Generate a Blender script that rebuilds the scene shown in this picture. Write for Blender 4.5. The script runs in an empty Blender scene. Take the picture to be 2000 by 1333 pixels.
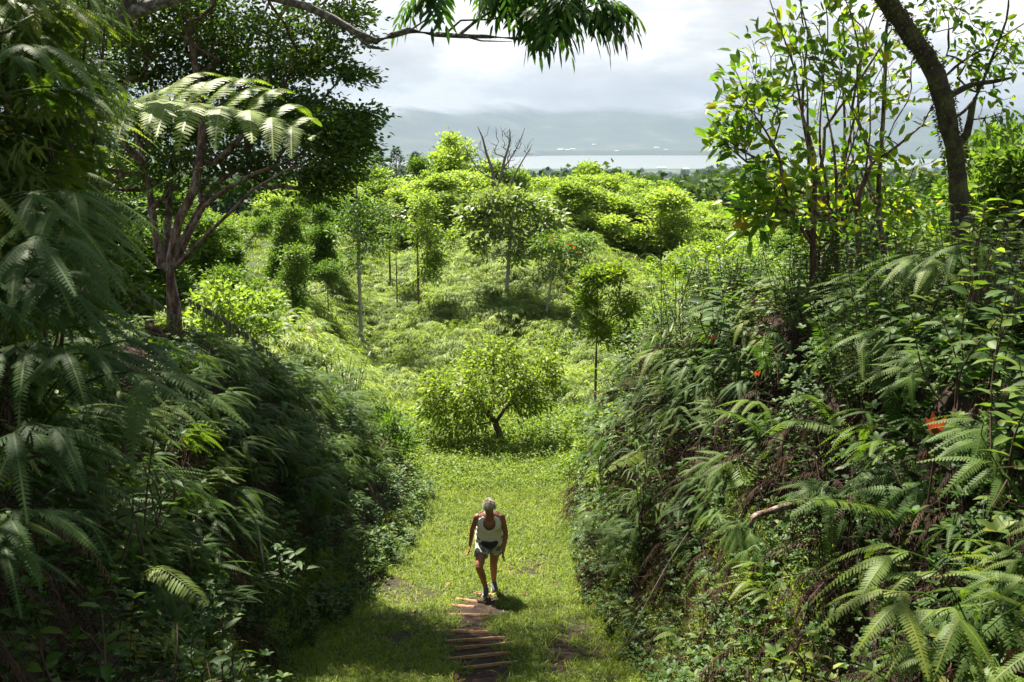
import bpy, math, time
import numpy as np
from mathutils import Vector, Matrix
T0 = time.time()
R = np.random.RandomState(7)
sc = bpy.context.scene
COL = sc.collection
rad = math.radians

# ------------------------------------------------------------------ camera maths
PITCH = rad(12.5); FPX = 1944.0
CF = np.array([0, math.cos(PITCH), -math.sin(PITCH)]); CU = np.array([0, math.sin(PITCH), math.cos(PITCH)])
def ray(px, py):
    return CF + np.array([1, 0, 0]) * (px - 1000) / FPX + CU * (666.5 - py) / FPX
def at(px, py, Y):
    d = ray(px, py); return d * (Y / d[1])
def proj(P):
    P = np.asarray(P, float); d = P @ CF
    d = np.where(np.abs(d) < 1e-6, 1e-6, d)
    return 1000 + P[..., 0] / d * FPX, 666.5 - (P @ CU) / d * FPX, d

# ------------------------------------------------------------------ noise
_tab = np.random.RandomState(3).rand(4096)
def _h(i, j, k=0):
    return _tab[(i * 1619 + j * 31337 + k * 6971 + (i * j) % 131) & 4095]
def vnoise(x, y, k=0):
    x = np.asarray(x, float); y = np.asarray(y, float)
    i = np.floor(x).astype(np.int64); j = np.floor(y).astype(np.int64)
    u = x - i; v = y - j; u = u * u * (3 - 2 * u); v = v * v * (3 - 2 * v)
    return (_h(i, j, k) * (1 - u) + _h(i + 1, j, k) * u) * (1 - v) + (_h(i, j + 1, k) * (1 - u) + _h(i + 1, j + 1, k) * u) * v
def fbm(x, y, k=0, o=3):
    s = 0; a = .5
    for q in range(o):
        s = s + a * vnoise(x * 2 ** q, y * 2 ** q, k + q); a *= .5
    return s / (1 - .5 ** o)
def sm(a, b, t):
    t = np.clip((np.asarray(t, float) - a) / (b - a), 0, 1); return t * t * (3 - 2 * t)

# ------------------------------------------------------------------ terrain
def ip(Y, xs, ys): return np.interp(Y, xs, ys)
def path_z(Y):
    return ip(Y, [-30, -6, 0, 4, 9, 12.5, 17, 22, 31, 60, 100, 300, 600, 1200, 2500, 5000, 7000, 7400, 20000],
              [2.5, .2, -1.65, -3.35, -5.5, -6.35, -7.0, -7.5, -8.2, -9.5, -14, -36, -60, -90, -150, -270, -328, -345, -360])
def foot_l(Y): return ip(Y, [-30, 0, 4, 9, 12.5, 17, 20, 24, 31, 45], [-1.2, -.95, -1.25, -2.45, -1.95, -1.45, -1.9, -3.2, -4.6, -5])
def crest_l(Y): return ip(Y, [-30, 0, 8, 12, 16, 19, 24, 31, 45], [-2.8, -2.4, -3.5, -3.6, -3.7, -4.4, -6.3, -9, -11])
def top_l(Y): return ip(Y, [-30, 0, 2.5, 4.2, 6, 8, 12, 16, 19, 24, 31, 45, 60, 90], [3.4, .6, .3, -.45, -1.3, -1.85, -2.9, -4.3, -5.2, -5.5, -5.8, -5.6, -7.5, -12])
def foot_r(Y): return ip(Y, [-30, 0, 4, 9, 12.5, 17, 20, 24, 31, 45], [1.2, 1.2, 1.35, 1.3, 1.0, 1.1, 1.8, 3, 4.5, 5])
def crest_r(Y): return ip(Y, [-30, 0, 4, 9, 13, 17, 20, 31, 45], [3, 2.5, 2.9, 2.75, 2.3, 2.1, 3.6, 9, 12])
def top_r(Y): return ip(Y, [-30, 0, 4, 10, 14, 17, 20, 31, 45, 60, 90], [3.2, -.1, -1.1, -2.05, -3.45, -4.6, -6.0, -7.2, -8.4, -9.6, -13])
def terrain(x, Y):
    x = np.asarray(x, float); Y = np.asarray(Y, float)
    near = 1 - sm(60, 95, Y)
    z = path_z(Y)
    zl = top_l(Y) - z; zr = top_r(Y) - z
    tl = sm(0, 1, (foot_l(Y) - x) / (foot_l(Y) - crest_l(Y)))
    tr = sm(0, 1, (x - foot_r(Y)) / (crest_r(Y) - foot_r(Y)))
    z = z + (zl * tl + zr * tr) * near
    beyond = np.maximum(0, crest_l(Y) - x)
    z = z + near * .05 * np.minimum(beyond, 14) * (1 - sm(18, 26, Y))
    # hill behind the clearing
    amp = ip(x, [-40, -14, -8, -3, 0, 3, 6, 12, 40], [.4, .6, 1.4, 2.7, 3.1, 2.6, 1.3, .2, -1])
    z = z + amp * sm(30, 46, Y) * near * (1 - sm(50, 75, Y))
    # mounds, bumps
    hillm = sm(27.5, 32, Y + .25 * x) * (1 - sm(60, 90, Y))
    lawn = sm(-8.2, -10, x + .12 * (Y - 42)) * sm(33, 36, Y)
    z = z + hillm * (1 - lawn) * (1.3 * (fbm(x * .42 + 3, Y * .55, 5) - .5) + .9 * (vnoise(x * 1.0, Y * 1.2, 9) - .5))
    bank = np.maximum(tl, tr) * (1 - sm(26, 32, Y))
    z = z + bank * (.55 * (fbm(x * .9, Y * .9, 20) - .5) + .22 * (vnoise(x * 2.9, Y * 2.9, 31) - .5))
    z = z + .05 * (vnoise(x * 1.7, Y * 1.7, 12) - .5) * near
    far = sm(90, 300, Y)
    z = z + far * np.minimum(Y * .018, 45) * (fbm(x / 260., Y / 330., 50, 4) - .5) * 2 * (1 - sm(5500, 7000, Y))
    return z
def normal(x, Y):
    e = .12
    gx = (terrain(x + e, Y) - terrain(x - e, Y)) / (2 * e); gy = (terrain(x, Y + e) - terrain(x, Y - e)) / (2 * e)
    n = np.stack([-gx, -gy, np.ones_like(gx)], -1)
    return n / np.linalg.norm(n, axis=-1, keepdims=True)
def hit(px, py, lift=0.0, tmax=120):
    d = ray(px, py); t = 1.2
    while t < tmax:
        p = d * t
        if p[2] < terrain(p[0], p[1]) + lift: return p
        t += .03 + t * .003
    return d * tmax
def dirtmask(x, Y):
    x = np.asarray(x, float); Y = np.asarray(Y, float)
    cx = ip(Y, [8, 9.2, 10, 11, 12, 12.6], [-.25, -.28, -.33, -.5, -.42, -.3])
    m = (1 - sm(.24, .32, np.abs(x - cx) + .55 * (fbm(x * 5, Y * 5, 77) - .5))) * (1 - sm(12.3, 12.9, Y)) * sm(7.2, 8.5, Y)
    n = sm(.62, .72, fbm(x * 1.1 + 8, Y * 1.1, 60)) * (1 - sm(13.5, 15, Y))
    q = sm(.42, .55, fbm(x * 3.5, Y * 3.5, 64)) * np.exp(-((x - .75) ** 2 / .3 + (Y - 9.6) ** 2 / 2.6))
    q2 = np.exp(-((x - .45) ** 2 / .06 + (Y - 14.0) ** 2 / .12))
    return np.clip(np.maximum.reduce([m, n * .8, q * 1.3, q2]), 0, 1)

# ------------------------------------------------------------------ tagging
def tag(o, label=None, cat=None, group=None, kind=None):
    if label: o['label'] = label
    if cat: o['category'] = cat
    if group: o['group'] = group
    if kind: o['kind'] = kind
    return o
def empty(name, loc=(0, 0, 0), rz=0.0, s=1.0):
    o = bpy.data.objects.new(name, None); COL.objects.link(o)
    o.location = loc; o.rotation_euler = (0, 0, rz); o.scale = (s, s, s); o.empty_display_size = .1
    return o
def dup(root, loc, rz=0.0, s=1.0, label=None, group=None, sz=None):
    r = root.copy(); COL.objects.link(r)
    r.location = loc; r.rotation_euler = (0, 0, rz); r.scale = (s, s, sz or s)
    if label: r['label'] = label
    if group: r['group'] = group
    for ch in list(root.children):
        c = ch.copy(); COL.objects.link(c); c.parent = r
        for g in list(ch.children):
            d = g.copy(); COL.objects.link(d); d.parent = c
    return r

# ------------------------------------------------------------------ mesh builder
class MB:
    def __init__(s): s.V = []; s.Q = []; s.Tt = []; s.qv = []; s.tv = []; s.n = 0
    def add(s, V, F, val=None):
        V = np.asarray(V, float).reshape(-1, 3); F = np.asarray(F, np.int64)
        if len(F) == 0: return
        if val is None: val = R.rand(len(F))
        val = np.broadcast_to(np.asarray(val, float), (len(F),))
        if F.shape[1] == 4: s.Q.append(F + s.n); s.qv.append(val)
        else: s.Tt.append(F + s.n); s.tv.append(val)
        s.V.append(V); s.n += len(V)
    def addm(s, V, Fs, vals):
        n0 = s.n
        s.V.append(np.asarray(V, float).reshape(-1, 3))
        for F, v in zip(Fs, vals):
            F = np.asarray(F, np.int64); v = np.broadcast_to(v, (len(F),))
            if F.shape[1] == 4: s.Q.append(F + n0); s.qv.append(v)
            else: s.Tt.append(F + n0); s.tv.append(v)
        s.n += len(s.V[-1])
    def mesh(s, name, mat, smooth=False):
        V = np.concatenate(s.V) if s.V else np.zeros((0, 3))
        Q = np.concatenate(s.Q) if s.Q else np.zeros((0, 4), int); Tt = np.concatenate(s.Tt) if s.Tt else np.zeros((0, 3), int)
        me = bpy.data.meshes.new(name)
        me.vertices.add(len(V)); me.vertices.foreach_set('co', V.astype(np.float32).ravel())
        nl = Q.size + Tt.size
        me.loops.add(nl); me.loops.foreach_set('vertex_index', np.concatenate([Q.ravel(), Tt.ravel()]).astype(np.int32))
        npoly = len(Q) + len(Tt); me.polygons.add(npoly)
        ls = np.concatenate([np.arange(len(Q)) * 4, len(Q) * 4 + np.arange(len(Tt)) * 3]).astype(np.int32)
        me.polygons.foreach_set('loop_start', ls)
        try: me.polygons.foreach_set('loop_total', np.concatenate([np.full(len(Q), 4), np.full(len(Tt), 3)]).astype(np.int32))
        except Exception: pass
        me.update(calc_edges=True)
        if smooth: me.polygons.foreach_set('use_smooth', np.ones(npoly, bool))
        a = me.attributes.new('lv', 'FLOAT', 'FACE')
        vals = np.concatenate([*(s.qv or [np.zeros(0)]), *(s.tv or [np.zeros(0)])]).astype(np.float32)
        a.data.foreach_set('value', vals)
        if mat: me.materials.append(mat)
        return me
    def obj(s, name, mat, parent=None, link=True, smooth=False):
        o = bpy.data.objects.new(name, s.mesh(name, mat, smooth))
        if link: COL.objects.link(o)
        if parent: o.parent = parent
        return o

def nrm(a):
    a = np.asarray(a, float); return a / np.maximum(np.linalg.norm(a, axis=-1, keepdims=True), 1e-9)
def rdir(n, up=0.0):
    v = R.randn(n, 3); v[:, 2] += up; return nrm(v)

def leaves(mb, P, D, U, L, W, shape='rhomb', droop=.15, val=None, fold=.12):
    """P base, D midrib direction, U normal. rows = leaves"""
    P = np.asarray(P, float); N = len(P)
    if N == 0: return
    D = nrm(np.broadcast_to(D, (N, 3))); U = np.broadcast_to(U, (N, 3)); S = nrm(np.cross(D, U)); U = np.cross(S, D)
    L = np.broadcast_to(L, (N,))[:, None]; W = np.broadcast_to(W, (N,))[:, None]
    if val is None: val = R.rand(N)
    val = np.broadcast_to(val, (N,))
    dz = np.array([0, 0, -1.0])
    def pt(t, s, u=0): return P + D * L * t + S * W * s * .5 + U * W * u + dz * L * droop * t * t
    if shape == 'rhomb':
        V = np.stack([pt(0, 0), pt(.42, -1, fold), pt(1, 0), pt(.42, 1, fold)], 1)
        mb.add(V, np.arange(N)[:, None] * 4 + np.array([[0, 1, 2, 3]]), val)
    elif shape == 'leaf':
        V = np.stack([pt(0, 0), pt(.3, 0), pt(.7, 0), pt(1, 0), pt(.28, -.92, fold), pt(.68, -.8, fold), pt(.28, .92, fold), pt(.68, .8, fold)], 1)
        o = np.arange(N)[:, None] * 8
        q = np.concatenate([o + [[1, 2, 5, 4]], o + [[1, 6, 7, 2]]]); t = np.concatenate([o + [[0, 1, 4]], o + [[2, 3, 5]], o + [[0, 6, 1]], o + [[2, 7, 3]]])
        mb.addm(V, [q, t], [np.tile(val, 2), np.tile(val, 4)])
    elif shape == 'lobe':   # narrow strip with blunt tip
        V = np.stack([pt(0, -.8), pt(0, .8), pt(.6, .85), pt(1, .2), pt(1, -.2), pt(.6, -.85)], 1)
        o = np.arange(N)[:, None] * 6
        mb.addm(V, [np.concatenate([o + [[0, 5, 2, 1]], o + [[5, 4, 3, 2]]])], [np.tile(val, 2)])
    elif shape == 'blade':  # long arching grass blade
        ts = [0, .35, .68, 1]; ws = [.8, 1, .6, 0.04]
        V = []
        for t, w in zip(ts, ws): V += [pt(t, -w), pt(t, w)]
        V = np.stack(V, 1); o = np.arange(N)[:, None] * 8
        mb.addm(V, [np.concatenate([o + [[0, 1, 3, 2]], o + [[2, 3, 5, 4]], o + [[4, 5, 7, 6]]])], [np.tile(val, 3)])

def strip(mb, pts, w, up=(0, 0, 1), val=.5):
    pts = np.asarray(pts, float); tg = nrm(np.gradient(pts, axis=0)); s = nrm(np.cross(tg, np.asarray(up, float) + 1e-3))
    w = np.broadcast_to(w, (len(pts),))[:, None]
    V = np.stack([pts - s * w * .5, pts + s * w * .5], 1); i = np.arange(len(pts) - 1)[:, None] * 2
    mb.add(V, i + [[0, 1, 3, 2]], val)

def tube(mb, pts, rr, sides=6, val=.5, rough=0.0):
    pts = np.asarray(pts, float); n = len(pts); rr = np.broadcast_to(rr, (n,))
    tg = nrm(np.gradient(pts, axis=0)); ref = np.array([.31, .22, .92]) if abs(tg[0] @ np.array([.31, .22, .92])) < .9 else np.array([1, 0, 0.])
    a = nrm(np.cross(tg, ref)); b = np.cross(tg, a)
    th = np.arange(sides) / sides * 2 * np.pi
    rad_ = rr[:, None] * (1 + (rough * (R.rand(n, sides) - .5) * 2 if rough else 0))
    V = pts[:, None, :] + (a[:, None, :] * np.cos(th)[None, :, None] + b[:, None, :] * np.sin(th)[None, :, None]) * rad_[:, :, None] if np.ndim(rad_) == 2 else None
    i = np.arange(n - 1)[:, None, None] * sides; j = np.arange(sides)[None, :, None]; j2 = (j + 1) % sides
    F = np.concatenate([i + j, i + j2, i + sides + j2, i + sides + j], -1).reshape(-1, 4)
    mb.add(V, F, val)

def resample(pts, step):
    pts = np.asarray(pts, float)
    # catmull-rom
    out = []
    P = np.vstack([2 * pts[0] - pts[1], pts, 2 * pts[-1] - pts[-2]])
    for k in range(1, len(P) - 2):
        n = max(1, int(np.linalg.norm(P[k + 1] - P[k]) / step))
        for t in np.arange(n) / n:
            a, b, c, d = P[k - 1], P[k], P[k + 1], P[k + 2]
            out.append(.5 * ((2 * b) + (-a + c) * t + (2 * a - 5 * b + 4 * c - d) * t * t + (-a + 3 * b - 3 * c + d) * t ** 3))
    out.append(pts[-1]); return np.array(out)

# ------------------------------------------------------------------ materials
def newmat(name):
    m = bpy.data.materials.new(name); m.use_nodes = True; nt = m.node_tree; nt.nodes.clear(); return m, nt
def N(nt, t, **kw):
    n = nt.nodes.new(t)
    for k, v in kw.items():
        if k in n.inputs: n.inputs[k].default_value = v
        else: setattr(n, k, v)
    return n
def ramp(nt, stops):
    r = nt.nodes.new('ShaderNodeValToRGB'); e = r.color_ramp.elements
    while len(e) > 1: e.remove(e[-1])
    e[0].position = stops[0][0]; e[0].color = (*stops[0][1], 1)
    for p, c in stops[1:]:
        x = e.new(p); x.color = (*c, 1)
    return r
def leafmat(name, stops, tr=.45, trc=(1.5, 1.65, .5), rough=.5, spec=.2, noise=6.0, trans_only=None):
    m, nt = newmat(name); L = nt.links
    at_ = N(nt, 'ShaderNodeAttribute', attribute_name='lv'); oi = N(nt, 'ShaderNodeObjectInfo')
    geo = N(nt, 'ShaderNodeNewGeometry'); nz = N(nt, 'ShaderNodeTexNoise', Scale=noise * .12, Detail=2.0)
    L.new(geo.outputs['Position'], nz.inputs['Vector'])
    m1 = N(nt, 'ShaderNodeMath', operation='MULTIPLY'); m1.inputs[1].default_value = .55; L.new(at_.outputs['Fac'], m1.inputs[0])
    m2 = N(nt, 'ShaderNodeMath', operation='MULTIPLY_ADD'); m2.inputs[1].default_value = .25; L.new(oi.outputs['Random'], m2.inputs[0]); L.new(m1.outputs[0], m2.inputs[2])
    m3 = N(nt, 'ShaderNodeMath', operation='MULTIPLY_ADD'); m3.inputs[1].default_value = .5; L.new(nz.outputs['Fac'], m3.inputs[0]); L.new(m2.outputs[0], m3.inputs[2])
    m4 = N(nt, 'ShaderNodeMath', operation='SUBTRACT'); m4.inputs[1].default_value = .15; L.new(m3.outputs[0], m4.inputs[0])
    rp = ramp(nt, stops); L.new(m4.outputs[0], rp.inputs[0])
    p = N(nt, 'ShaderNodeBsdfPrincipled', Roughness=rough + .1); p.inputs['Specular IOR Level'].default_value = spec
    L.new(rp.outputs[0], p.inputs['Base Color'])
    mul = N(nt, 'ShaderNodeMix', data_type='RGBA', blend_type='MULTIPLY'); mul.inputs[0].default_value = 1
    L.new(rp.outputs[0], mul.inputs[6]); mul.inputs[7].default_value = (*trc, 1)
    t = N(nt, 'ShaderNodeBsdfTranslucent'); L.new(mul.outputs[2], t.inputs['Color'])
    mx = N(nt, 'ShaderNodeMixShader'); mx.inputs[0].default_value = tr
    L.new(p.outputs[0], mx.inputs[1]); L.new(t.outputs[0], mx.inputs[2])
    o = N(nt, 'ShaderNodeOutputMaterial'); L.new(mx.outputs[0], o.inputs['Surface'])
    return m
def barkmat(name, stops, scale=9.0, rough=.85, bump=.4, stretch=(1, 1, .35)):
    m, nt = newmat(name); L = nt.links
    tc = N(nt, 'ShaderNodeNewGeometry'); mp = N(nt, 'ShaderNodeMapping'); mp.inputs['Scale'].default_value = stretch
    L.new(tc.outputs['Position'], mp.inputs['Vector'])
    n1 = N(nt, 'ShaderNodeTexNoise', Scale=scale, Detail=5.0, Roughness=.65); L.new(mp.outputs[0], n1.inputs['Vector'])
    rp = ramp(nt, stops); L.new(n1.outputs['Fac'], rp.inputs[0])
    n2 = N(nt, 'ShaderNodeTexNoise', Scale=scale * 5, Detail=3.0); L.new(mp.outputs[0], n2.inputs['Vector'])
    b = N(nt, 'ShaderNodeBump', Strength=bump, Distance=.02); L.new(n2.outputs['Fac'], b.inputs['Height'])
    p = N(nt, 'ShaderNodeBsdfPrincipled', Roughness=rough); L.new(rp.outputs[0], p.inputs['Base Color']); L.new(b.outputs[0], p.inputs['Normal'])
    o = N(nt, 'ShaderNodeOutputMaterial'); L.new(p.outputs[0], o.inputs['Surface'])
    return m
def plain(name, col, rough=.6, spec=.4, noise=None, metallic=0):
    m, nt = newmat(name); L = nt.links
    p = N(nt, 'ShaderNodeBsdfPrincipled', Roughness=rough); p.inputs['Specular IOR Level'].default_value = spec
    if noise:
        c2, scale, lo, hi = noise
        g = N(nt, 'ShaderNodeTexCoord'); n1 = N(nt, 'ShaderNodeTexNoise', Scale=scale, Detail=4.0); L.new(g.outputs['Object'], n1.inputs['Vector'])
        rp = ramp(nt, [(lo, col), (hi, c2)]); L.new(n1.outputs['Fac'], rp.inputs[0]); L.new(rp.outputs[0], p.inputs['Base Color'])
    else: p.inputs['Base Color'].default_value = (*col, 1)
    o = N(nt, 'ShaderNodeOutputMaterial'); L.new(p.outputs[0], o.inputs['Surface'])
    return m

M = {}
M['fern'] = leafmat('fern_green', [(.1, (.028, .062, .014)), (.5, (.06, .11, .022)), (.85, (.11, .155, .03)), (.97, (.16, .16, .035))], tr=.4, rough=.45, spec=.14)
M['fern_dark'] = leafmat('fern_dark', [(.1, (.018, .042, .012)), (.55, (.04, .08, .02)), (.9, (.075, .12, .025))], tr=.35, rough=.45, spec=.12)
M['fern_yel'] = leafmat('fern_yellow', [(.1, (.05, .1, .012)), (.55, (.095, .15, .02)), (.95, (.17, .19, .03))], tr=.42, rough=.4)
M['fern_dead'] = leafmat('fern_dead', [(.1, (.018, .011, .009)), (.6, (.045, .026, .018)), (.95, (.09, .06, .035))], tr=.12, trc=(1.1, .9, .7), rough=.8, spec=.2)
M['fern_grey'] = leafmat('fern_withered', [(.1, (.04, .032, .026)), (.5, (.1, .095, .07)), (.95, (.15, .17, .09))], tr=.2, trc=(1, 1, .8), rough=.6)
M['herb'] = leafmat('herb_green', [(.1, (.025, .058, .01)), (.55, (.05, .1, .018)), (.85, (.1, .15, .025)), (.95, (.25, .2, .03))], tr=.4, rough=.42, spec=.2)
M['herb_light'] = leafmat('herb_light', [(.1, (.065, .115, .02)), (.6, (.145, .205, .035)), (.95, (.26, .31, .07))], tr=.45, rough=.4)
M['thicket'] = leafmat('thicket', [(.12, (.05, .09, .016)), (.45, (.14, .2, .035)), (.85, (.3, .35, .08))], tr=.42, rough=.45, noise=3.5)
M['grass'] = leafmat('grass_blades', [(.1, (.065, .1, .015)), (.5, (.15, .2, .028)), (.85, (.28, .31, .06)), (.98, (.38, .32, .13))], tr=.45, rough=.45, noise=5)
M['cane'] = leafmat('cane_blades', [(.1, (.06, .11, .02)), (.6, (.11, .17, .035)), (.92, (.2, .22, .06)), (.99, (.28, .2, .09))], tr=.42, rough=.4)
M['darkleaf'] = leafmat('dark_leaf', [(.1, (.022, .05, .012)), (.6, (.052, .1, .018)), (.93, (.13, .19, .03)), (.995, (.25, .09, .015))], tr=.42, rough=.34)
M['overleaf'] = leafmat('over_leaf', [(.1, (.02, .055, .014)), (.5, (.045, .1, .02)), (.8, (.12, .2, .03))], tr=.48, rough=.36)
M['rightleaf'] = leafmat('right_leaf', [(.1, (.03, .08, .014)), (.3, (.06, .13, .02)), (.5, (.14, .22, .025)), (.66, (.24, .27, .03)), (.78, (.34, .16, .025)), (.86, (.26, .05, .02))], tr=.5, rough=.35, noise=2)
M['light_tree'] = leafmat('light_tree_leaf', [(.1, (.09, .15, .03)), (.55, (.2, .27, .06)), (.95, (.34, .4, .12))], tr=.45, rough=.45, noise=2.0)
M['mid_tree'] = leafmat('mid_tree_leaf', [(.1, (.04, .085, .016)), (.55, (.085, .145, .026)), (.95, (.16, .22, .045))], tr=.4, rough=.45, noise=2.0)
M['pale_tree'] = leafmat('pale_tree_leaf', [(.1, (.08, .13, .04)), (.55, (.16, .21, .08)), (.95, (.26, .29, .13))], tr=.35, rough=.38, noise=3.0)
M['central'] = leafmat('central_leaf', [(.1, (.075, .11, .02)), (.5, (.17, .23, .035)), (.9, (.34, .4, .09)), (.99, (.3, .16, .06))], tr=.42, rough=.38, noise=5)
M['yellow_bush'] = leafmat('yellow_bush_leaf', [(.1, (.07, .12, .014)), (.6, (.15, .21, .025)), (.95, (.26, .3, .04))], tr=.45, rough=.4)
M['pine'] = leafmat('pine_needles', [(.1, (.02, .042, .018)), (.9, (.05, .08, .03))], tr=.15, rough=.6)
M['far_tree'] = leafmat('far_tree_leaf', [(.1, (.02, .05, .015)), (.5, (.04, .08, .02)), (.9, (.09, .13, .03))], tr=.25, rough=.6, noise=.1)
M['redleaf_dark'] = leafmat('red_leaf_dark', [(.1, (.08, .02, .012)), (.6, (.14, .03, .02)), (.95, (.2, .07, .03))], tr=.3, trc=(1.2, .7, .5))
M['redleaf'] = leafmat('red_leaf', [(.1, (.2, .05, .03)), (.6, (.3, .08, .04)), (.95, (.3, .17, .06))], tr=.4, trc=(1.2, .8, .5), rough=.4)
M['flower'] = leafmat('flower_red', [(.1, (.6, .04, .01)), (.9, (.75, .1, .02))], tr=.3, trc=(1, .6, .5))
M['litter'] = leafmat('litter', [(.1, (.05, .025, .015)), (.6, (.13, .07, .035)), (.95, (.24, .15, .07))], tr=.1, rough=.8)
M['bark_red'] = barkmat('bark_reddish', [(.34, (.022, .015, .01)), (.44, (.07, .034, .022)), (.52, (.13, .075, .05)), (.58, (.22, .19, .15)), (.66, (.04, .034, .018))], 14, bump=.7)
M['bark_brown'] = barkmat('bark_brown', [(.3, (.05, .033, .024)), (.55, (.12, .08, .055)), (.7, (.22, .18, .13))], 8)
M['bark_moss'] = barkmat('bark_mossy', [(.34, (.012, .008, .006)), (.45, (.04, .025, .016)), (.52, (.035, .04, .008)), (.6, (.085, .085, .018)), (.66, (.03, .02, .014)), (.74, (.2, .22, .16))], 12, bump=.9, stretch=(1, 1, .7))
M['bark_lichen'] = barkmat('bark_lichen', [(.35, (.045, .035, .025)), (.5, (.09, .075, .055)), (.6, (.2, .21, .17)), (.75, (.32, .34, .28))], 26, bump=.8, stretch=(1, 1, 1))
M['bark_pale'] = barkmat('bark_pale', [(.3, (.14, .12, .095)), (.55, (.27, .25, .2)), (.75, (.4, .38, .32))], 5)
M['bark_dead'] = barkmat('bark_dead', [(.3, (.06, .045, .04)), (.7, (.17, .14, .12))], 5)
M['board'] = barkmat('step_board', [(.3, (.16, .075, .04)), (.5, (.36, .19, .095)), (.75, (.46, .3, .18))], 14, rough=.8, bump=.3, stretch=(.3, 1, 1))
M['mossleaf'] = leafmat('moss_leaf', [(.1, (.02, .02, .008)), (.5, (.06, .06, .015)), (.9, (.13, .14, .06))], tr=.15, rough=.8)
M['stem'] = plain('green_stem', (.06, .07, .025), .6)
M['stem_dark'] = plain('brown_stem', (.06, .035, .02), .7)


HAZE = 0.85e-4; SAZ = -28; SEL = 57; SKY = .05; SUNE = 5; EXPO = 2.15; NF = (12000, 15000)

# ------------------------------------------------------------------ plant templates (origin at the root, leaning towards +Y)
def pinna(mb, P, D, L, n, ll, lw, droop=.35, val=None, side=None, rib=True, shape='lobe'):
    """one comb-like leaf: rib with lobes on both sides"""
    P = np.asarray(P, float); D = nrm(D); S = np.cross(D, [0, 0, 1.0]) if side is None else np.asarray(side, float); S = nrm(S)
    t = (np.arange(n) + .5) / n
    dz = np.array([0, 0, -1.0])
    C = P + D * L * t[:, None] + dz * L * droop * (t[:, None] ** 2)
    Tg = nrm(D[None] + dz * 2 * droop * t[:, None])
    U = np.cross(S[None], Tg)
    prof = ll * np.minimum(1, .45 + t * 3) * (1 - t ** 2.2) ** .8 + .004
    v = R.rand() if val is None else val
    for sg in (-1, 1):
        DD = nrm(S * sg * 1.0 + Tg * .38 + U * -.12 + R.randn(n, 3) * .03)
        leaves(mb, C, DD, U, prof * (1 + R.randn(n) * .05), lw, shape, .12, np.clip(v + R.randn(n) * .08, 0, 1))
    if rib: strip(mb, np.vstack([P[None], C]), .004 + ll * .05, up=U[n // 2], val=.98)

def forked_frond(mb, P, az, s=1.0, n=20, up=.7, depth=2):
    """umbrella fern: stalk that forks in pairs, drooping comb-like pinnae"""
    P = np.asarray(P, float)
    H = np.array([math.sin(az), math.cos(az), 0])
    L = .38 * s * R.uniform(.7, 1.3)
    ts = np.linspace(0, 1, 6)[:, None]
    pts = P + H * L * ts * .8 + np.array([0, 0, 1]) * L * up * (ts * 1.5 - .75 * ts ** 2)
    tube(mb, pts, .0035 * s, 4, .02)
    v0 = R.rand()
    def fork(p, az2, l, k, drop):
        h = np.array([math.sin(az2), math.cos(az2), -drop])
        if k == 0:
            pinna(mb, p, h, l * R.uniform(.85, 1.15), n, .034 * s * R.uniform(.85, 1.15), .0125 * s * 20 / n, R.uniform(.3, .6), val=np.clip(v0 + R.randn() * .12, 0, 1)); return
        q = p + nrm(h) * l * .3
        strip(mb, [p, q], .006 * s, val=.9)
        if k == 1: pinna(mb, p, np.array([math.sin(az2), math.cos(az2), -drop]), l * .55, max(6, n // 2), .024 * s, .012 * s, .4, val=v0)
        for sg in (-1, 1): fork(q, az2 + sg * R.uniform(.4, .65), l * .95, k - 1, drop + .12)
    for sg in (-1, 1): fork(pts[-1], az + sg * R.uniform(.45, .8), .3 * s, depth - 1, .05)
    if R.rand() < .6: fork(pts[3], az + R.uniform(-.4, .4), .25 * s, 1, .1)

def forked_clump(mb, nf=4, s=1.0, n=18, spread=1.2, rr=.12):
    for k in range(nf):
        a = R.uniform(-spread, spread)
        forked_frond(mb, [R.uniform(-rr, rr), R.uniform(-.06, .1), R.uniform(-.1, .05)], a, s * R.uniform(.75, 1.2), n, R.uniform(.3, 1.0))

def sword_frond(mb, P, az, L=.6, n=24, bl=.075, bw=.02, rise=.8, droop=.9, val=None, wilt=0.0, stalk=.12):
    P = np.asarray(P, float); H = np.array([math.sin(az), math.cos(az), 0]); Z = np.array([0, 0, 1.0])
    t = np.linspace(0, 1, n + 4)
    pts = P + H * (L * t * (1 - .15 * t))[:, None] + Z * (L * (rise * t - droop * t ** 2))[:, None]
    tube(mb, pts, np.linspace(.0035, .001, n + 4) * L / .6, 3, .97)
    k = np.arange(n + 4)[(t > stalk)]; tt = (t[k] - stalk) / (1 - stalk); Tg = nrm(np.gradient(pts, axis=0))[k]
    S = nrm(np.cross(Tg, Z)); U = np.cross(S, Tg)
    prof = bl * np.minimum(1, .5 + 2.5 * tt) * (1 - tt ** 2.5) ** .7 + .006
    v = R.rand() if val is None else val
    for sg in (-1, 1):
        DD = nrm(S * sg + Tg * (.3 + tt[:, None] * .5) - Z * (.15 + wilt) + R.randn(len(k), 3) * (.05 + wilt * .3))
        leaves(mb, pts[k], DD, U + R.randn(len(k), 3) * .1, prof, bw * (.6 + .4 * prof / bl), 'leaf' if n <= 30 else 'rhomb', .3 + wilt, np.clip(v + R.randn(len(k)) * .07, 0, 1), fold=.08)

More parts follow.
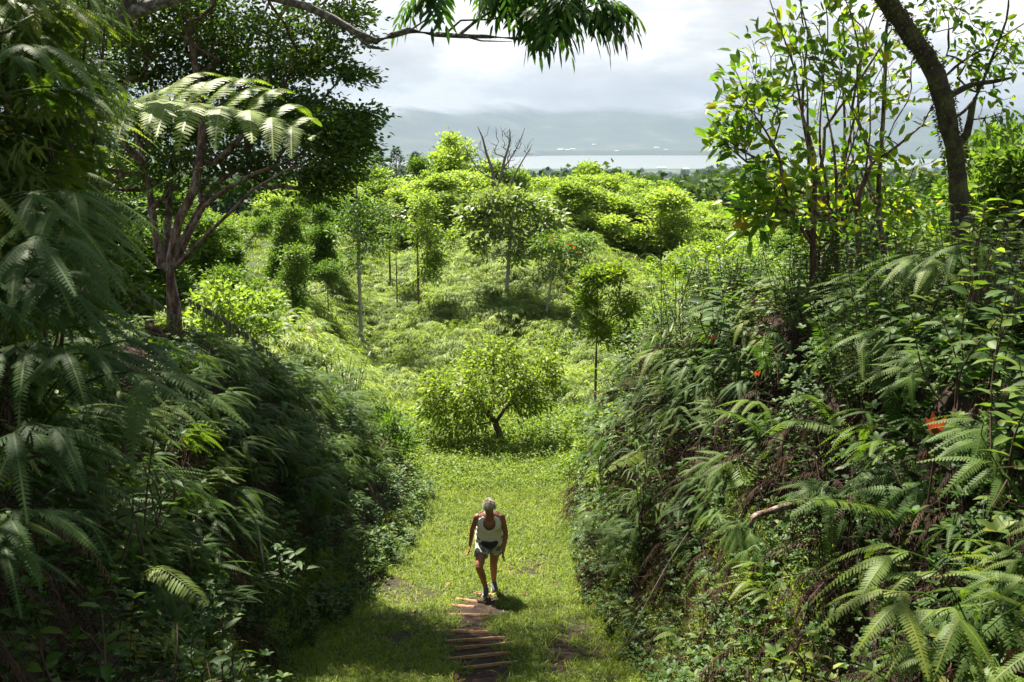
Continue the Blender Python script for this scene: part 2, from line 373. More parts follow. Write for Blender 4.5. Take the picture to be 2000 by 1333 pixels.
def bipinnate(mb, pts, Lp, npairs, ll, lw, nl=26, droopf=.6, tipup=0.25, val=None, lift=(.35, .35)):
    """giant tree-fern frond: rachis along pts, long pinnae both sides"""
    pts = np.asarray(pts, float); tube(mb, pts, np.linspace(.014, .004, len(pts)), 5, .97)
    Tg = nrm(np.gradient(pts, axis=0)); Z = np.array([0, 0, 1.0])
    for i in np.linspace(len(pts) * .12, len(pts) - 1, npairs).astype(int):
        tt = i / (len(pts) - 1)
        S = nrm(np.cross(Tg[i], Z))
        l = Lp * min(1, .55 + 1.6 * tt) * (1 - tt ** 3) ** .6 + .05
        for sg in (-1, 1):
            D = nrm(S * sg + Tg[i] * .45 + Z * lift[(sg + 1) // 2])
            pinna(mb, pts[i], D, l, nl, ll * (l / Lp) ** .6, lw * l / Lp * 26 / nl, droopf * R.uniform(.85, 1.2), val=np.clip((R.rand() * .5 + .3) if val is None else val + R.randn() * .1, 0, 1), shape='lobe')

def herb(mb, P, H, nodes, leafL, az=0, lean=.2, wr=.42, shape='leaf', val=None):
    P = np.asarray(P, float); d = np.array([math.sin(az) * lean, math.cos(az) * lean, 1.0])
    t = np.linspace(0, 1, nodes + 1)[:, None]
    pts = P + d * H * t + np.array([math.sin(az), math.cos(az), 0]) * .12 * H * t ** 2
    tube(mb, pts, np.linspace(.0035, .0015, nodes + 1), 4, .02)
    a0 = R.uniform(0, 3); v = R.rand() if val is None else val
    for i in range(1, nodes + 1):
        m = 2 if i < nodes else 5
        a = a0 + i * 1.57 + np.arange(m) * (2 * np.pi / m) + R.randn(m) * .15
        D = np.stack([np.cos(a), np.sin(a), np.full(m, .25 + .5 * (i == nodes))], -1)
        leaves(mb, np.repeat(pts[i][None], m, 0), D, np.tile([0, 0, 1.0], (m, 1)) + D * -.2, leafL * R.uniform(.7, 1.15, m), leafL * wr, shape, .25, np.clip(v + R.randn(m) * .15, 0, 1))

def blob_leaves(mb, n, rx, rz, L, W, shape='rhomb', up=.8, z0=0):
    P = np.stack([R.uniform(-rx, rx, n), R.uniform(-rx, rx, n), z0 + R.uniform(0, rz, n)], -1)
    D = rdir(n); D[:, 2] = np.abs(D[:, 2]) * .6
    leaves(mb, P, D, rdir(n, up * 2), L * R.uniform(.7, 1.2, n), W, shape, .2)

def tuft(mb, n, r, L, W, lean=.5, droop=.35, val=None):
    a = R.rand(n) * 6.28; q = r * np.sqrt(R.rand(n))
    P = np.stack([np.cos(a) * q, np.sin(a) * q, np.full(n, -.01)], -1)
    b = R.rand(n) * 6.28; le = R.rand(n) * lean
    D = np.stack([np.cos(b) * le, np.sin(b) * le, np.ones(n)], -1)
    leaves(mb, P, D, np.stack([-np.cos(b), -np.sin(b), np.ones(n) * .3], -1), L * R.uniform(.5, 1.2, n), W, 'blade', droop * 1.0, val)

def T(name, mat, fn, parts=False):
    mb = MB(); fn(mb); return bpy.data.objects.new(name, mb.mesh(name, mat))
TP = {}
TP['fork'] = [T('fork_a', M['fern'], lambda m: forked_clump(m, 5, .8, 18, 1.5)), T('fork_b', M['fern'], lambda m: forked_clump(m, 3, 1.1, 20, .9)), T('fork_c', M['fern_yel'], lambda m: forked_clump(m, 4, .7, 16, 1.4))]
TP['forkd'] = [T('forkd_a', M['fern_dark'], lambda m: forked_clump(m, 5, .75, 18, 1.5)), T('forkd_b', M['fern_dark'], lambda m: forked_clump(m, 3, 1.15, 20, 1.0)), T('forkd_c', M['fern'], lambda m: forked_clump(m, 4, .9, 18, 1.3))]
TP['sword'] = [T('sword_a', M['fern'], lambda m: [sword_frond(m, [0, 0, 0], a, R.uniform(.45, .7), 24) for a in (-1.6, -.8, -.1, .6, 1.3, 2.4)]),
               T('sword_b', M['fern_yel'], lambda m: [sword_frond(m, [0, 0, 0], a, R.uniform(.4, .6), 22, .06) for a in (-1.2, -.3, .5, 1.4)])]
TP['herb'] = [T('herb_a', M['herb'], lambda m: [herb(m, [R.uniform(-.12, .12), R.uniform(-.1, .12), -.03], R.uniform(.2, .42), 4, .075, R.rand() * 6.3) for _ in range(6)]),
              T('herb_b', M['herb'], lambda m: [herb(m, [R.uniform(-.15, .15), R.uniform(-.1, .15), -.03], R.uniform(.15, .3), 3, .055, R.rand() * 6.3) for _ in range(8)]),
              T('herb_c', M['herb'], lambda m: [herb(m, [R.uniform(-.1, .1), R.uniform(-.1, .1), -.03], R.uniform(.3, .55), 5, .1, R.rand() * 6.3, .35) for _ in range(4)])]
def dead_clump(m):
    for k in range(5): sword_frond(m, [R.uniform(-.2, .2), R.uniform(-.1, .1), R.uniform(-.1, .1)], R.uniform(-1.3, 1.3), R.uniform(.3, .6), 22, .035, .012, R.uniform(.1, .5), R.uniform(.8, 1.3), wilt=.5)
    for k in range(5):
        p = np.array([R.uniform(-.2, .2), R.uniform(0, .15), R.uniform(-.1, .2)]); tube(m, p + np.cumsum(np.vstack([[0, 0, 0], R.randn(4, 3) * .09]), 0), .003, 3, .6)
TP['dead'] = [T('dead_a', M['fern_dead'], dead_clump), T('dead_b', M['fern_dead'], dead_clump)]
def cover_clump(m): blob_leaves(m, 90, .28, .22, .05, .028, 'rhomb', .8)
TP['cover'] = [T('cover_a', M['herb_light'], cover_clump), T('cover_b', M['herb_light'], lambda m: blob_leaves(m, 120, .3, .16, .042, .024)), ]
def spray_clump(m):
    for k in range(9):
        a = R.uniform(-1.9, 1.9); L = R.uniform(.45, .9); h = np.array([math.sin(a), math.cos(a), 0])
        t = np.linspace(0, 1, 10)[:, None]; p = h * L * t + np.array([0, 0, 1]) * L * (R.uniform(.7, 1.1) * t - .75 * t * t)
        p = p + np.array([R.uniform(-.25, .25), R.uniform(-.2, .2), R.uniform(-.1, .1)])
        n = 34; i = R.randint(2, 10, n); s_ = R.choice([-1, 1], n)[:, None]; S = np.cross(h, [0, 0, 1])
        leaves(m, p[i] + R.randn(n, 3) * .02, nrm(S * s_ * .8 + h * .8 + np.array([0, 0, -.35]) + R.randn(n, 3) * .2), np.tile([0, 0, 1.0], (n, 1)) + R.randn(n, 3) * .25, R.uniform(.1, .2, n), .022, 'rhomb', .35, np.clip(R.rand() + R.randn(n) * .15, 0, 1))
TP['spray'] = [T('spray_a', M['thicket'], spray_clump), T('spray_b', M['thicket'], spray_clump), T('spray_c', M['thicket'], spray_clump)]
TP['grass'] = [T('grass_a', M['grass'], lambda m: tuft(m, 34, .13, .13, .008, 1.3, .5)), T('grass_b', M['grass'], lambda m: tuft(m, 26, .12, .2, .009, 1.2, .7)), T('grass_c', M['grass'], lambda m: tuft(m, 46, .14, .09, .007, 1.6, .3))]
TP['tall'] = [T('tall_a', M['grass'], lambda m: tuft(m, 60, .22, .42, .009, .7, .6)), T('tall_b', M['grass'], lambda m: tuft(m, 45, .2, .3, .009, 1.0, .6))]
TP['straw'] = [T('straw_a', M['litter'], lambda m: tuft(m, 10, .1, .12, .004, 2.5, .3)), T('straw_b', M['litter'], lambda m: leaves(m, np.stack([R.uniform(-.15, .15, 5), R.uniform(-.15, .15, 5), np.full(5, .03)], -1), rdir(5) * [1, 1, .2], rdir(5, 3), .07, .03, 'leaf', .1))]
def moss_clump(m): blob_leaves(m, 70, .14, .04, .02, .012, 'rhomb', .3)
TP['moss'] = [T('moss_a', M['grass'], moss_clump)]

# ------------------------------------------------------------------ scatter
def eulers(az, tx, ty): return np.stack([tx, ty, az], -1)
def scatter(name, P, rot, scl, templ, idx=None, label=None, cat=None, group=None, kind='stuff'):
    """one object that instances the templates on its own points"""
    n = len(P)
    c = bpy.data.collections.new(name + '_sources')
    for o in templ: c.objects.link(o)
    me = bpy.data.meshes.new(name); me.vertices.add(n); me.vertices.foreach_set('co', np.asarray(P, np.float32).ravel()); me.update()
    a = me.attributes.new('rot', 'FLOAT_VECTOR', 'POINT'); a.data.foreach_set('vector', np.asarray(rot, np.float32).ravel())
    a = me.attributes.new('scl', 'FLOAT', 'POINT'); a.data.foreach_set('value', np.asarray(scl, np.float32))
    if idx is None: idx = R.randint(0, len(templ), n)
    a = me.attributes.new('idx', 'INT', 'POINT'); a.data.foreach_set('value', np.asarray(idx, np.int32))
    o = bpy.data.objects.new(name, me); COL.objects.link(o)
    ng = bpy.data.node_groups.new(name + '_nodes', 'GeometryNodeTree'); ng.interface.new_socket('Geometry', in_out='INPUT', socket_type='NodeSocketGeometry'); ng.interface.new_socket('Geometry', in_out='OUTPUT', socket_type='NodeSocketGeometry')
    L = ng.links; gi = ng.nodes.new('NodeGroupInput'); go = ng.nodes.new('NodeGroupOutput')
    ci = ng.nodes.new('GeometryNodeCollectionInfo'); ci.inputs['Collection'].default_value = c; ci.inputs['Separate Children'].default_value = True; ci.inputs['Reset Children'].default_value = True
    ip_ = ng.nodes.new('GeometryNodeInstanceOnPoints'); ip_.inputs['Pick Instance'].default_value = True
    def na(nm, ty):
        q = ng.nodes.new('GeometryNodeInputNamedAttribute'); q.data_type = ty; q.inputs['Name'].default_value = nm; return q.outputs['Attribute']
    L.new(gi.outputs[0], ip_.inputs['Points']); L.new(ci.outputs[0], ip_.inputs['Instance'])
    L.new(na('idx', 'INT'), ip_.inputs['Instance Index']); L.new(na('rot', 'FLOAT_VECTOR'), ip_.inputs['Rotation']); L.new(na('scl', 'FLOAT'), ip_.inputs['Scale'])
    L.new(ip_.outputs[0], go.inputs[0])
    md = o.modifiers.new('scatter', 'NODES'); md.node_group = ng
    tag(o, label, cat, group, kind); return o

def sample(n, x0, x1, y0, y1, cond=None, cull=480, jit=0):
    """random ground points, weighted by true surface area, that the view could plausibly see"""
    x = R.uniform(x0, x1, n); y = R.uniform(y0, y1, n); nn = normal(x, y)
    keep = R.rand(n) < np.minimum(1, (1 / np.maximum(nn[:, 2], .18)) / 4.0)
    z = terrain(x, y); P = np.stack([x, y, z], -1)
    u, v, d = proj(P); lc = np.where(np.hypot(x, y) < 4.5, 3500, cull); keep &= ((d > .15) | (np.hypot(x, y) < 3)) & (u > -lc) & (u < 2000 + lc) & (v > -700 - lc * .5) & (v < 1333 + lc * 1.5)
    if cond is not None: keep &= cond(x, y, nn)
    return P[keep], nn[keep]
def down_az(nn, flat_rand=True, jitter=.55):
    s = np.hypot(nn[:, 0], nn[:, 1]); az = np.arctan2(-nn[:, 0], nn[:, 1])  # rotate +Y towards downslope
    j = jitter + (1 - sm(.15, .5, s)) * 3.1
    return az + R.uniform(-1, 1, len(nn)) * j
def rots(nn, jitter=.55, tilt=.25):
    return eulers(down_az(nn, True, jitter), R.uniform(-tilt, tilt, len(nn)), R.uniform(-tilt, tilt, len(nn)))

def anchor_stalk(loc, parent, mat, r=.006, name='stalk'):
    """stem that carries an overhanging plant back to the bank surface"""
    loc = np.asarray(loc, float); g = loc[2] - float(terrain(loc[0], loc[1]))
    if g < .25: return
    sg = -1 if loc[0] < 0 else 1; best = None
    for k in range(1, 40):
        x = loc[0] + sg * k * .05; h = loc[2] - float(terrain(x, loc[1])); D = math.hypot(k * .05, h)
        if h > -.2 and (best is None or D < best[0]): best = (D, np.array([x, loc[1], loc[2] - h - .05]))
    t = (best[1] if best else np.array([loc[0], loc[1], loc[2] - g])) - loc
    mb = MB(); tube(mb, resample([np.zeros(3), t * .5 + [0, 0, .1 * np.linalg.norm(t)], t], .06), r, 5, .1, .1); mb.obj(name, mat, parent)
# ------------------------------------------------------------------ trees
def ell(n, c, r, shell=.45):
    v = nrm(R.randn(n, 3)); q = R.rand(n, 1) ** shell; return np.asarray(c) + v * q * np.asarray(r)
class Skel:
    def __init__(s): s.P = []; s.par = []; s.fix = []
    def stem(s, pts, radii, parent=-1, step=.25):
        pts = np.asarray(pts, float); q = resample(pts, step)
        rr = np.interp(np.linspace(0, 1, len(q)), np.linspace(0, 1, len(radii)), radii)
        idx = parent
        for p, r in zip(q, rr): s.P.append(p); s.par.append(idx); s.fix.append(r); idx = len(s.P) - 1
        return idx
    def near(s, p): return int(np.argmin(np.linalg.norm(np.array(s.P) - p, axis=1)))
    def grow(s, A, root, seg=.35, wig=.08, upk=.35, minr=.004, from_index=0, expo=2.3):
        root = np.asarray(root, float)
        A = A[np.argsort(np.linalg.norm(A - root, axis=1))]
        cap = len(s.P) + len(A) * 40; PP = np.zeros((cap, 3)); PP[:len(s.P)] = s.P; n = len(s.P)
        droot = np.zeros(cap); droot[:n] = np.linalg.norm(PP[:n] - root, axis=1)
        s.tips = []
        for a in A:
            d = a - PP[from_index:n]; dist = np.linalg.norm(d, axis=1)
            da = np.linalg.norm(a - root)
            cost = dist + .9 * np.maximum(0, droot[from_index:n] - da * .93) + .35 * np.maximum(0, PP[from_index:n, 2] - a[2])
            j = int(np.argmin(cost)) + from_index; D = np.linalg.norm(a - PP[j])
            m = max(1, int(round(D / seg))); p0 = PP[j].copy(); prev = j
            outd = nrm(a - p0)
            for k in range(1, m + 1):
                t = k / m; p = p0 + (a - p0) * t
                p = p + np.array([0, 0, -1.0]) * D * upk * .5 * t * (1 - t) * (1 if outd[2] > -.2 else -1)
                if k < m: p = p + R.randn(3) * wig * seg
                s.P.append(p); s.par.append(prev); s.fix.append(0); PP[n] = p; droot[n] = np.linalg.norm(p - root); prev = n; n += 1
            s.tips.append(prev)
        s.A = A
        return s
    def radii(s, tip=.004, expo=2.3, scale=None, base=None):
        n = len(s.P); ch = [[] for _ in range(n)]; r = np.zeros(n)
        for i, p in enumerate(s.par):
            if p >= 0: ch[p].append(i)
        for i in range(n - 1, -1, -1):
            r[i] = (sum(r[c] ** expo for c in ch[i])) ** (1 / expo) if ch[i] else tip
        if base: 
            g = math.log(base / tip) / max(1e-6, math.log(max(r[0], tip * 1.01) / tip)); r = tip * (r / tip) ** g
        fx = np.array(s.fix); r = np.where(fx > 0, fx, np.minimum(r, max(s.fix) * .8 if max(s.fix) > 0 else 1)); s.r = r; s.ch = ch; return s
    def build(s, mb, sides=6, rough=.08, minr=0):
        start = [i for i, p in enumerate(s.par) if p < 0]; todo = [(i, -1) for i in start]
        P = np.array(s.P)
        while todo:
            i, p = todo.pop(); chain = ([p] if p >= 0 else []) + [i]; 
            while s.ch[chain[-1]]:
                c = sorted(s.ch[chain[-1]], key=lambda q: -s.r[q]); todo += [(q, chain[-1]) for q in c[1:]]; chain.append(c[0])
            rr = s.r[chain].copy()
            if p >= 0: rr[0] = min(rr[0], rr[1] * 1.15)
            if rr.max() < minr or len(chain) < 2: continue
            rr[-1] *= .6
            sd = sides if rr.max() > .03 else (5 if rr.max() > .012 else 3)
            tube(mb, P[chain], rr, sd, .5, rough)

def compound(mb, P, D, npair, Lr, ll, lw, shape='leaf', hang=.35, val=None):
    """pinnate leaves: N rachises with pairs of leaflets"""
    Nn = len(P); D = nrm(D); Z = np.array([0, 0, -1.0]); Lr = np.broadcast_to(Lr, (Nn,))[:, None]
    S = nrm(np.cross(D, [0.02, 0.01, 1.0])); v0 = R.rand(Nn) if val is None else np.broadcast_to(val, (Nn,))
    for i in range(npair + 1):
        t = (i + 1) / (npair + 1); C = P + D * Lr * t + Z * Lr * hang * t * t; Tg = nrm(D + Z * 2 * hang * t)
        for sg in ((-1, 1) if i < npair else (0,)):
            DD = Tg * (1.0 if sg == 0 else .55) + S * sg + Z * .35 + R.randn(Nn, 3) * .12
            leaves(mb, C, DD, np.cross(S, Tg) + R.randn(Nn, 3) * .15, ll * R.uniform(.8, 1.15, Nn), lw, shape, .25, np.clip(v0 + R.randn(Nn) * .12, 0, 1))

def crown_leaves(mb, A, root, k, rc, L, W, shape='rhomb', up=.6, outw=.7, droop=.2, flat=.7):
    """k leaves in a clump round every branch tip"""
    n = len(A) * k; C = np.repeat(A, k, 0); off = R.randn(n, 3) * rc * np.array([1, 1, flat]) * .6
    D = nrm(nrm(C - root) * outw + nrm(off + 1e-6) * .7 + R.randn(n, 3) * .35)
    v = np.clip(np.repeat(R.rand(len(A)), k) * .6 + R.rand(n) * .4, 0, 1)
    leaves(mb, C + off, D, rdir(n, up * 2.2), L * R.uniform(.6, 1.2, n), W * R.uniform(.8, 1.15, n), shape, droop, v)

def make_tree(name, loc, stems, blobs, natt, leaf, barkm, leafm, label, cat='tree', group=None, tip=.006, base=None, seg=.35, sides=6, minr=0, rz=0, wig=.08, shell=.45, root=None, skel_from=0, rough=.08):
    """stems: list of (points, radii); blobs: (centre, radii, weight); all local to the base"""
    e = empty(name, loc, rz); tag(e, label, cat, group)
    s = Skel()
    for pts, rr in stems:
        par = -1 if not s.P else (s.near(np.asarray(pts[0], float)) if np.linalg.norm(np.array(s.P)[s.near(np.asarray(pts[0], float))] - pts[0]) < .4 else -1)
        s.stem(pts, rr, par, seg)
    w = np.array([b[2] for b in blobs], float); w /= w.sum()
    A = np.vstack([ell(max(2, int(natt * wi)), b[0], b[1], shell) for b, wi in zip(blobs, w)])
    rt = np.asarray(stems[0][0][0] if root is None else root, float)
    s.grow(A, rt, seg, wig); s.radii(tip, base=base)
    mb = MB(); s.build(mb, sides, rough, minr); mb.obj('trunk', barkm, e, smooth=True)
    mb = MB(); leaf(mb, np.array(s.P)[s.tips], rt + np.array([0, 0, .5])); mb.obj('crown', leafm, e)
    return e

# ------------------------------------------------------------------ setting
def grid_mesh(name, xs, ys, zf, mat, attrs=None, smooth=True):
    X, Y = np.meshgrid(xs, ys); Z = zf(X, Y)
    nx, ny = len(xs), len(ys); V = np.stack([X, Y, Z], -1).reshape(-1, 3)
    i = np.arange(nx - 1)[None, :]; j = np.arange(ny - 1)[:, None] * nx; a = (i + j).ravel()
    mb = MB(); mb.add(V, np.stack([a, a + 1, a + nx + 1, a + nx], -1), .5)
    me = mb.mesh(name, mat, smooth)
    for k, f in (attrs or {}).items():
        at_ = me.attributes.new(k, 'FLOAT', 'POINT'); at_.data.foreach_set('value', np.asarray(f(X, Y), np.float32).ravel())
    o = bpy.data.objects.new(name, me); COL.objects.link(o); return o
def geo(a, step, end, g):
    o = [a]
    while o[-1] < end: o.append(o[-1] + step); step *= g
    return o
xs = np.array([-q for q in geo(8, .3, 9000, 1.075)][::-1] + list(np.arange(-7.85, 7.9, .13)) + geo(8, .3, 9000, 1.075))
ys = np.array([-q for q in geo(0.3, .4, 22, 1.1)][::-1] + list(np.arange(0, 36, .13)) + geo(36.2, .25, 9300, 1.045))
def near_green(X, Y):
    bankm = np.maximum(sm(0, .35, (foot_l(Y) - X) / (foot_l(Y) - crest_l(Y))), sm(0, .35, (X - foot_r(Y)) / (crest_r(Y) - foot_r(Y)))) * (1 - sm(18, 24, Y))
    return np.clip(1 - bankm, 0, 1) * (1 - dirtmask(X, Y))
def groundmat():
    m, nt = newmat('ground_soil_and_turf'); L = nt.links
    g = N(nt, 'ShaderNodeNewGeometry'); gr = N(nt, 'ShaderNodeAttribute', attribute_name='green'); fa = N(nt, 'ShaderNodeAttribute', attribute_name='far')
    n1 = N(nt, 'ShaderNodeTexNoise', Scale=9.0, Detail=6.0, Roughness=.7); L.new(g.outputs['Position'], n1.inputs['Vector'])
    soil = ramp(nt, [(.3, (.008, .005, .003)), (.5, (.022, .012, .008)), (.68, (.055, .03, .02))]); L.new(n1.outputs['Fac'], soil.inputs[0])
    n2 = N(nt, 'ShaderNodeTexNoise', Scale=14.0, Detail=6.0, Roughness=.75); L.new(g.outputs['Position'], n2.inputs['Vector'])
    turf = ramp(nt, [(.3, (.012, .022, .006)), (.5, (.03, .05, .01)), (.7, (.06, .08, .02))]); L.new(n2.outputs['Fac'], turf.inputs[0])
    n3 = N(nt, 'ShaderNodeTexNoise', Scale=.0035, Detail=9.0, Roughness=.75); L.new(g.outputs['Position'], n3.inputs['Vector'])
    farc = ramp(nt, [(.35, (.012, .028, .012)), (.5, (.03, .055, .018)), (.6, (.07, .09, .035)), (.7, (.16, .15, .08))]); L.new(n3.outputs['Fac'], farc.inputs[0])
    m1 = N(nt, 'ShaderNodeMix', data_type='RGBA'); L.new(gr.outputs['Fac'], m1.inputs[0]); L.new(soil.outputs[0], m1.inputs[6]); L.new(turf.outputs[0], m1.inputs[7])
    m2 = N(nt, 'ShaderNodeMix', data_type='RGBA'); L.new(fa.outputs['Fac'], m2.inputs[0]); L.new(m1.outputs[2], m2.inputs[6]); L.new(farc.outputs[0], m2.inputs[7])
    b = N(nt, 'ShaderNodeBump', Strength=.6, Distance=.03); L.new(n1.outputs['Fac'], b.inputs['Height'])
    p = N(nt, 'ShaderNodeBsdfPrincipled', Roughness=.9); p.inputs['Specular IOR Level'].default_value = .2
    L.new(m2.outputs[2], p.inputs['Base Color']); L.new(b.outputs[0], p.inputs['Normal'])
    o = N(nt, 'ShaderNodeOutputMaterial'); L.new(p.outputs[0], o.inputs['Surface']); return m
tag(grid_mesh('ground', xs, ys, terrain, groundmat(), {'green': near_green, 'far': lambda X, Y: sm(120, 250, np.hypot(X, Y))}), kind='structure')
# bay
wm, nt = newmat('bay_water'); p = N(nt, 'ShaderNodeBsdfPrincipled', Roughness=.5); p.inputs['Base Color'].default_value = (.13, .15, .15, 1); p.inputs['Specular IOR Level'].default_value = .25
o = N(nt, 'ShaderNodeOutputMaterial'); nt.links.new(p.outputs[0], o.inputs['Surface'])
mb = MB(); mb.add([[-9500, 4500, -333], [9500, 4500, -333], [9500, 11500, -333], [-9500, 11500, -333]], [[0, 1, 2, 3]]); tag(mb.obj('water', wm), kind='structure')
# mountain across the bay, its top dissolving in the cloud base
def mount(X, Y):
    shore = 9500 + 900 * (fbm(X / 1900., X * 0 + 3.3, 81) - .5) * 2 + ip(X, [-9000, -1200, 300, 2500, 4000, 9000], [-2600, -1500, 300, -200, -500, -900])
    t = np.clip((Y - shore) / 3800., -1, 1)
    h = -345 + 60 * sm(0, .05, t) + 560 * sm(.1, 1, t) + 150 * np.clip(t, 0, 1) * (fbm(X / 1100., Y / 1500., 90, 5) - .45) * 2
    return np.where(t < 0, -360, h)
mm, nt = newmat('mountain_forest'); L = nt.links
g = N(nt, 'ShaderNodeNewGeometry'); n3 = N(nt, 'ShaderNodeTexNoise', Scale=.0022, Detail=10.0, Roughness=.7); L.new(g.outputs['Position'], n3.inputs['Vector'])
rp = ramp(nt, [(.35, (.01, .022, .02)), (.55, (.025, .045, .03)), (.66, (.06, .07, .05)), (.72, (.2, .19, .16))]); L.new(n3.outputs['Fac'], rp.inputs[0])
p = N(nt, 'ShaderNodeBsdfPrincipled', Roughness=.95); L.new(rp.outputs[0], p.inputs['Base Color'])
sp = N(nt, 'ShaderNodeSeparateXYZ'); L.new(g.outputs['Position'], sp.inputs[0])
n4 = N(nt, 'ShaderNodeTexNoise', Scale=.0012, Detail=5.0); L.new(g.outputs['Position'], n4.inputs['Vector'])
ma = N(nt, 'ShaderNodeMath', operation='MULTIPLY_ADD'); ma.inputs[1].default_value = 300; L.new(n4.outputs['Fac'], ma.inputs[0]); L.new(sp.outputs['Z'], ma.inputs[2])
mr = N(nt, 'ShaderNodeMapRange'); mr.interpolation_type = 'SMOOTHSTEP'; mr.inputs['From Min'].default_value = 190; mr.inputs['From Max'].default_value = 330; L.new(ma.outputs[0], mr.inputs['Value'])
tb = N(nt, 'ShaderNodeBsdfTransparent'); mx = N(nt, 'ShaderNodeMixShader'); L.new(mr.outputs[0], mx.inputs[0]); L.new(p.outputs[0], mx.inputs[1]); L.new(tb.outputs[0], mx.inputs[2])
o = N(nt, 'ShaderNodeOutputMaterial'); L.new(mx.outputs[0], o.inputs['Surface'])
tag(grid_mesh('mountain', np.linspace(-9400, 9400, 260), np.linspace(7800, 13900, 110), mount, mm), kind='structure')
# haze
if HAZE:
    hm, nt = newmat('haze_air'); v = N(nt, 'ShaderNodeVolumePrincipled'); v.inputs['Color'].default_value = (.21, .265, .35, 1); v.inputs['Density'].default_value = HAZE; v.inputs['Anisotropy'].default_value = .25
    o = N(nt, 'ShaderNodeOutputMaterial'); nt.links.new(v.outputs[0], o.inputs['Volume'])
    mb = MB(); x0, x1, y0, y1, z0, z1 = -9800, 9800, -60, 14200, -400, 420
    mb.add([[x0, y0, z0], [x1, y0, z0], [x1, y1, z0], [x0, y1, z0], [x0, y0, z1], [x1, y0, z1], [x1, y1, z1], [x0, y1, z1]], [[0, 3, 2, 1], [4, 5, 6, 7], [0, 1, 5, 4], [1, 2, 6, 5], [2, 3, 7, 6], [3, 0, 4, 7]])
    tag(mb.obj('haze', hm), kind='stuff')
# world: clear sky with broken, low white cloud
w = bpy.data.worlds.new('World'); sc.world = w; w.use_nodes = True; nt = w.node_tree; nt.nodes.clear(); L = nt.links
SUN_AZ = rad(SAZ); SUN_EL = rad(SEL)      # azimuth measured from +Y towards +X
sky = N(nt, 'ShaderNodeTexSky', sky_type='NISHITA'); sky.sun_disc = False; sky.sun_elevation = SUN_EL; sky.sun_rotation = SUN_AZ
sm1 = N(nt, 'ShaderNodeMix', data_type='RGBA', blend_type='MULTIPLY'); sm1.inputs[0].default_value = 1; L.new(sky.outputs[0], sm1.inputs[6]); sm1.inputs[7].default_value = (SKY, SKY, SKY, 1)
tc = N(nt, 'ShaderNodeTexCoord'); mp = N(nt, 'ShaderNodeMapping'); mp.inputs['Scale'].default_value = (1, 1, 3.2); mp.inputs['Location'].default_value = (3.1, 0, .4); L.new(tc.outputs['Generated'], mp.inputs[0])
c1 = N(nt, 'ShaderNodeTexNoise', Scale=3.4, Detail=8.0, Roughness=.6); L.new(mp.outputs[0], c1.inputs['Vector'])
cr = ramp(nt, [(.4, (.18, .185, .193)), (.49, (.235, .238, .24)), (.56, (.33, .328, .324))]); L.new(c1.outputs['Fac'], cr.inputs[0])
sx = N(nt, 'ShaderNodeSeparateXYZ'); L.new(tc.outputs['Generated'], sx.inputs[0])
cm = N(nt, 'ShaderNodeMapRange'); cm.inputs['From Min'].default_value = .28; cm.inputs['From Max'].default_value = .6; cm.inputs['To Min'].default_value = .98; cm.inputs['To Max'].default_value = .2; L.new(sx.outputs['Z'], cm.inputs['Value'])
mix = N(nt, 'ShaderNodeMix', data_type='RGBA'); L.new(cm.outputs[0], mix.inputs[0]); L.new(sm1.outputs[2], mix.inputs[6]); L.new(cr.outputs[0], mix.inputs[7])
bg = N(nt, 'ShaderNodeBackground', Strength=1.0); L.new(mix.outputs[2], bg.inputs[0]); wo = N(nt, 'ShaderNodeOutputWorld'); L.new(bg.outputs[0], wo.inputs[0])
sd = Vector((math.sin(SUN_AZ) * math.cos(SUN_EL), math.cos(SUN_AZ) * math.cos(SUN_EL), math.sin(SUN_EL)))
ld = bpy.data.lights.new('sun', 'SUN'); ld.energy = SUNE; ld.angle = rad(.6); ld.color = (1, .93, .8)
lo = bpy.data.objects.new('sun', ld); COL.objects.link(lo); lo.rotation_euler = sd.to_track_quat('Z', 'Y').to_euler(); lo.location = (0, 0, 50)
# camera
cd = bpy.data.cameras.new('camera'); cd.lens = 35; cd.sensor_width = 36; cd.clip_start = .05; cd.clip_end = 40000
cam = bpy.data.objects.new('camera', cd); COL.objects.link(cam); cam.rotation_euler = (rad(90) - PITCH, 0, 0); sc.camera = cam
cd.dof.use_dof = True; cd.dof.focus_distance = 14; cd.dof.aperture_fstop = 9
sc.view_settings.view_transform = 'Standard'; sc.view_settings.look = 'None'; sc.view_settings.gamma = 1; sc.view_settings.exposure = EXPO
cy = sc.cycles; cy.max_bounces = 6; cy.diffuse_bounces = 4; cy.glossy_bounces = 2; cy.transmission_bounces = 4; cy.transparent_max_bounces = 8; cy.volume_bounces = 1
cy.sample_clamp_indirect = 4; cy.use_denoising = True; cy.denoiser = 'OPENIMAGEDENOISE'; cy.use_adaptive_sampling = True; cy.adaptive_threshold = .01
try: cy.denoising_input_passes = 'RGB_ALBEDO_NORMAL'
except Exception: pass

# ------------------------------------------------------------------ trees
def W(l, Y=None):
    """pixel list (px, py[, Y]) -> points at that distance"""
    return [at(q[0], q[1], q[2] if len(q) > 2 else Y) for q in l]
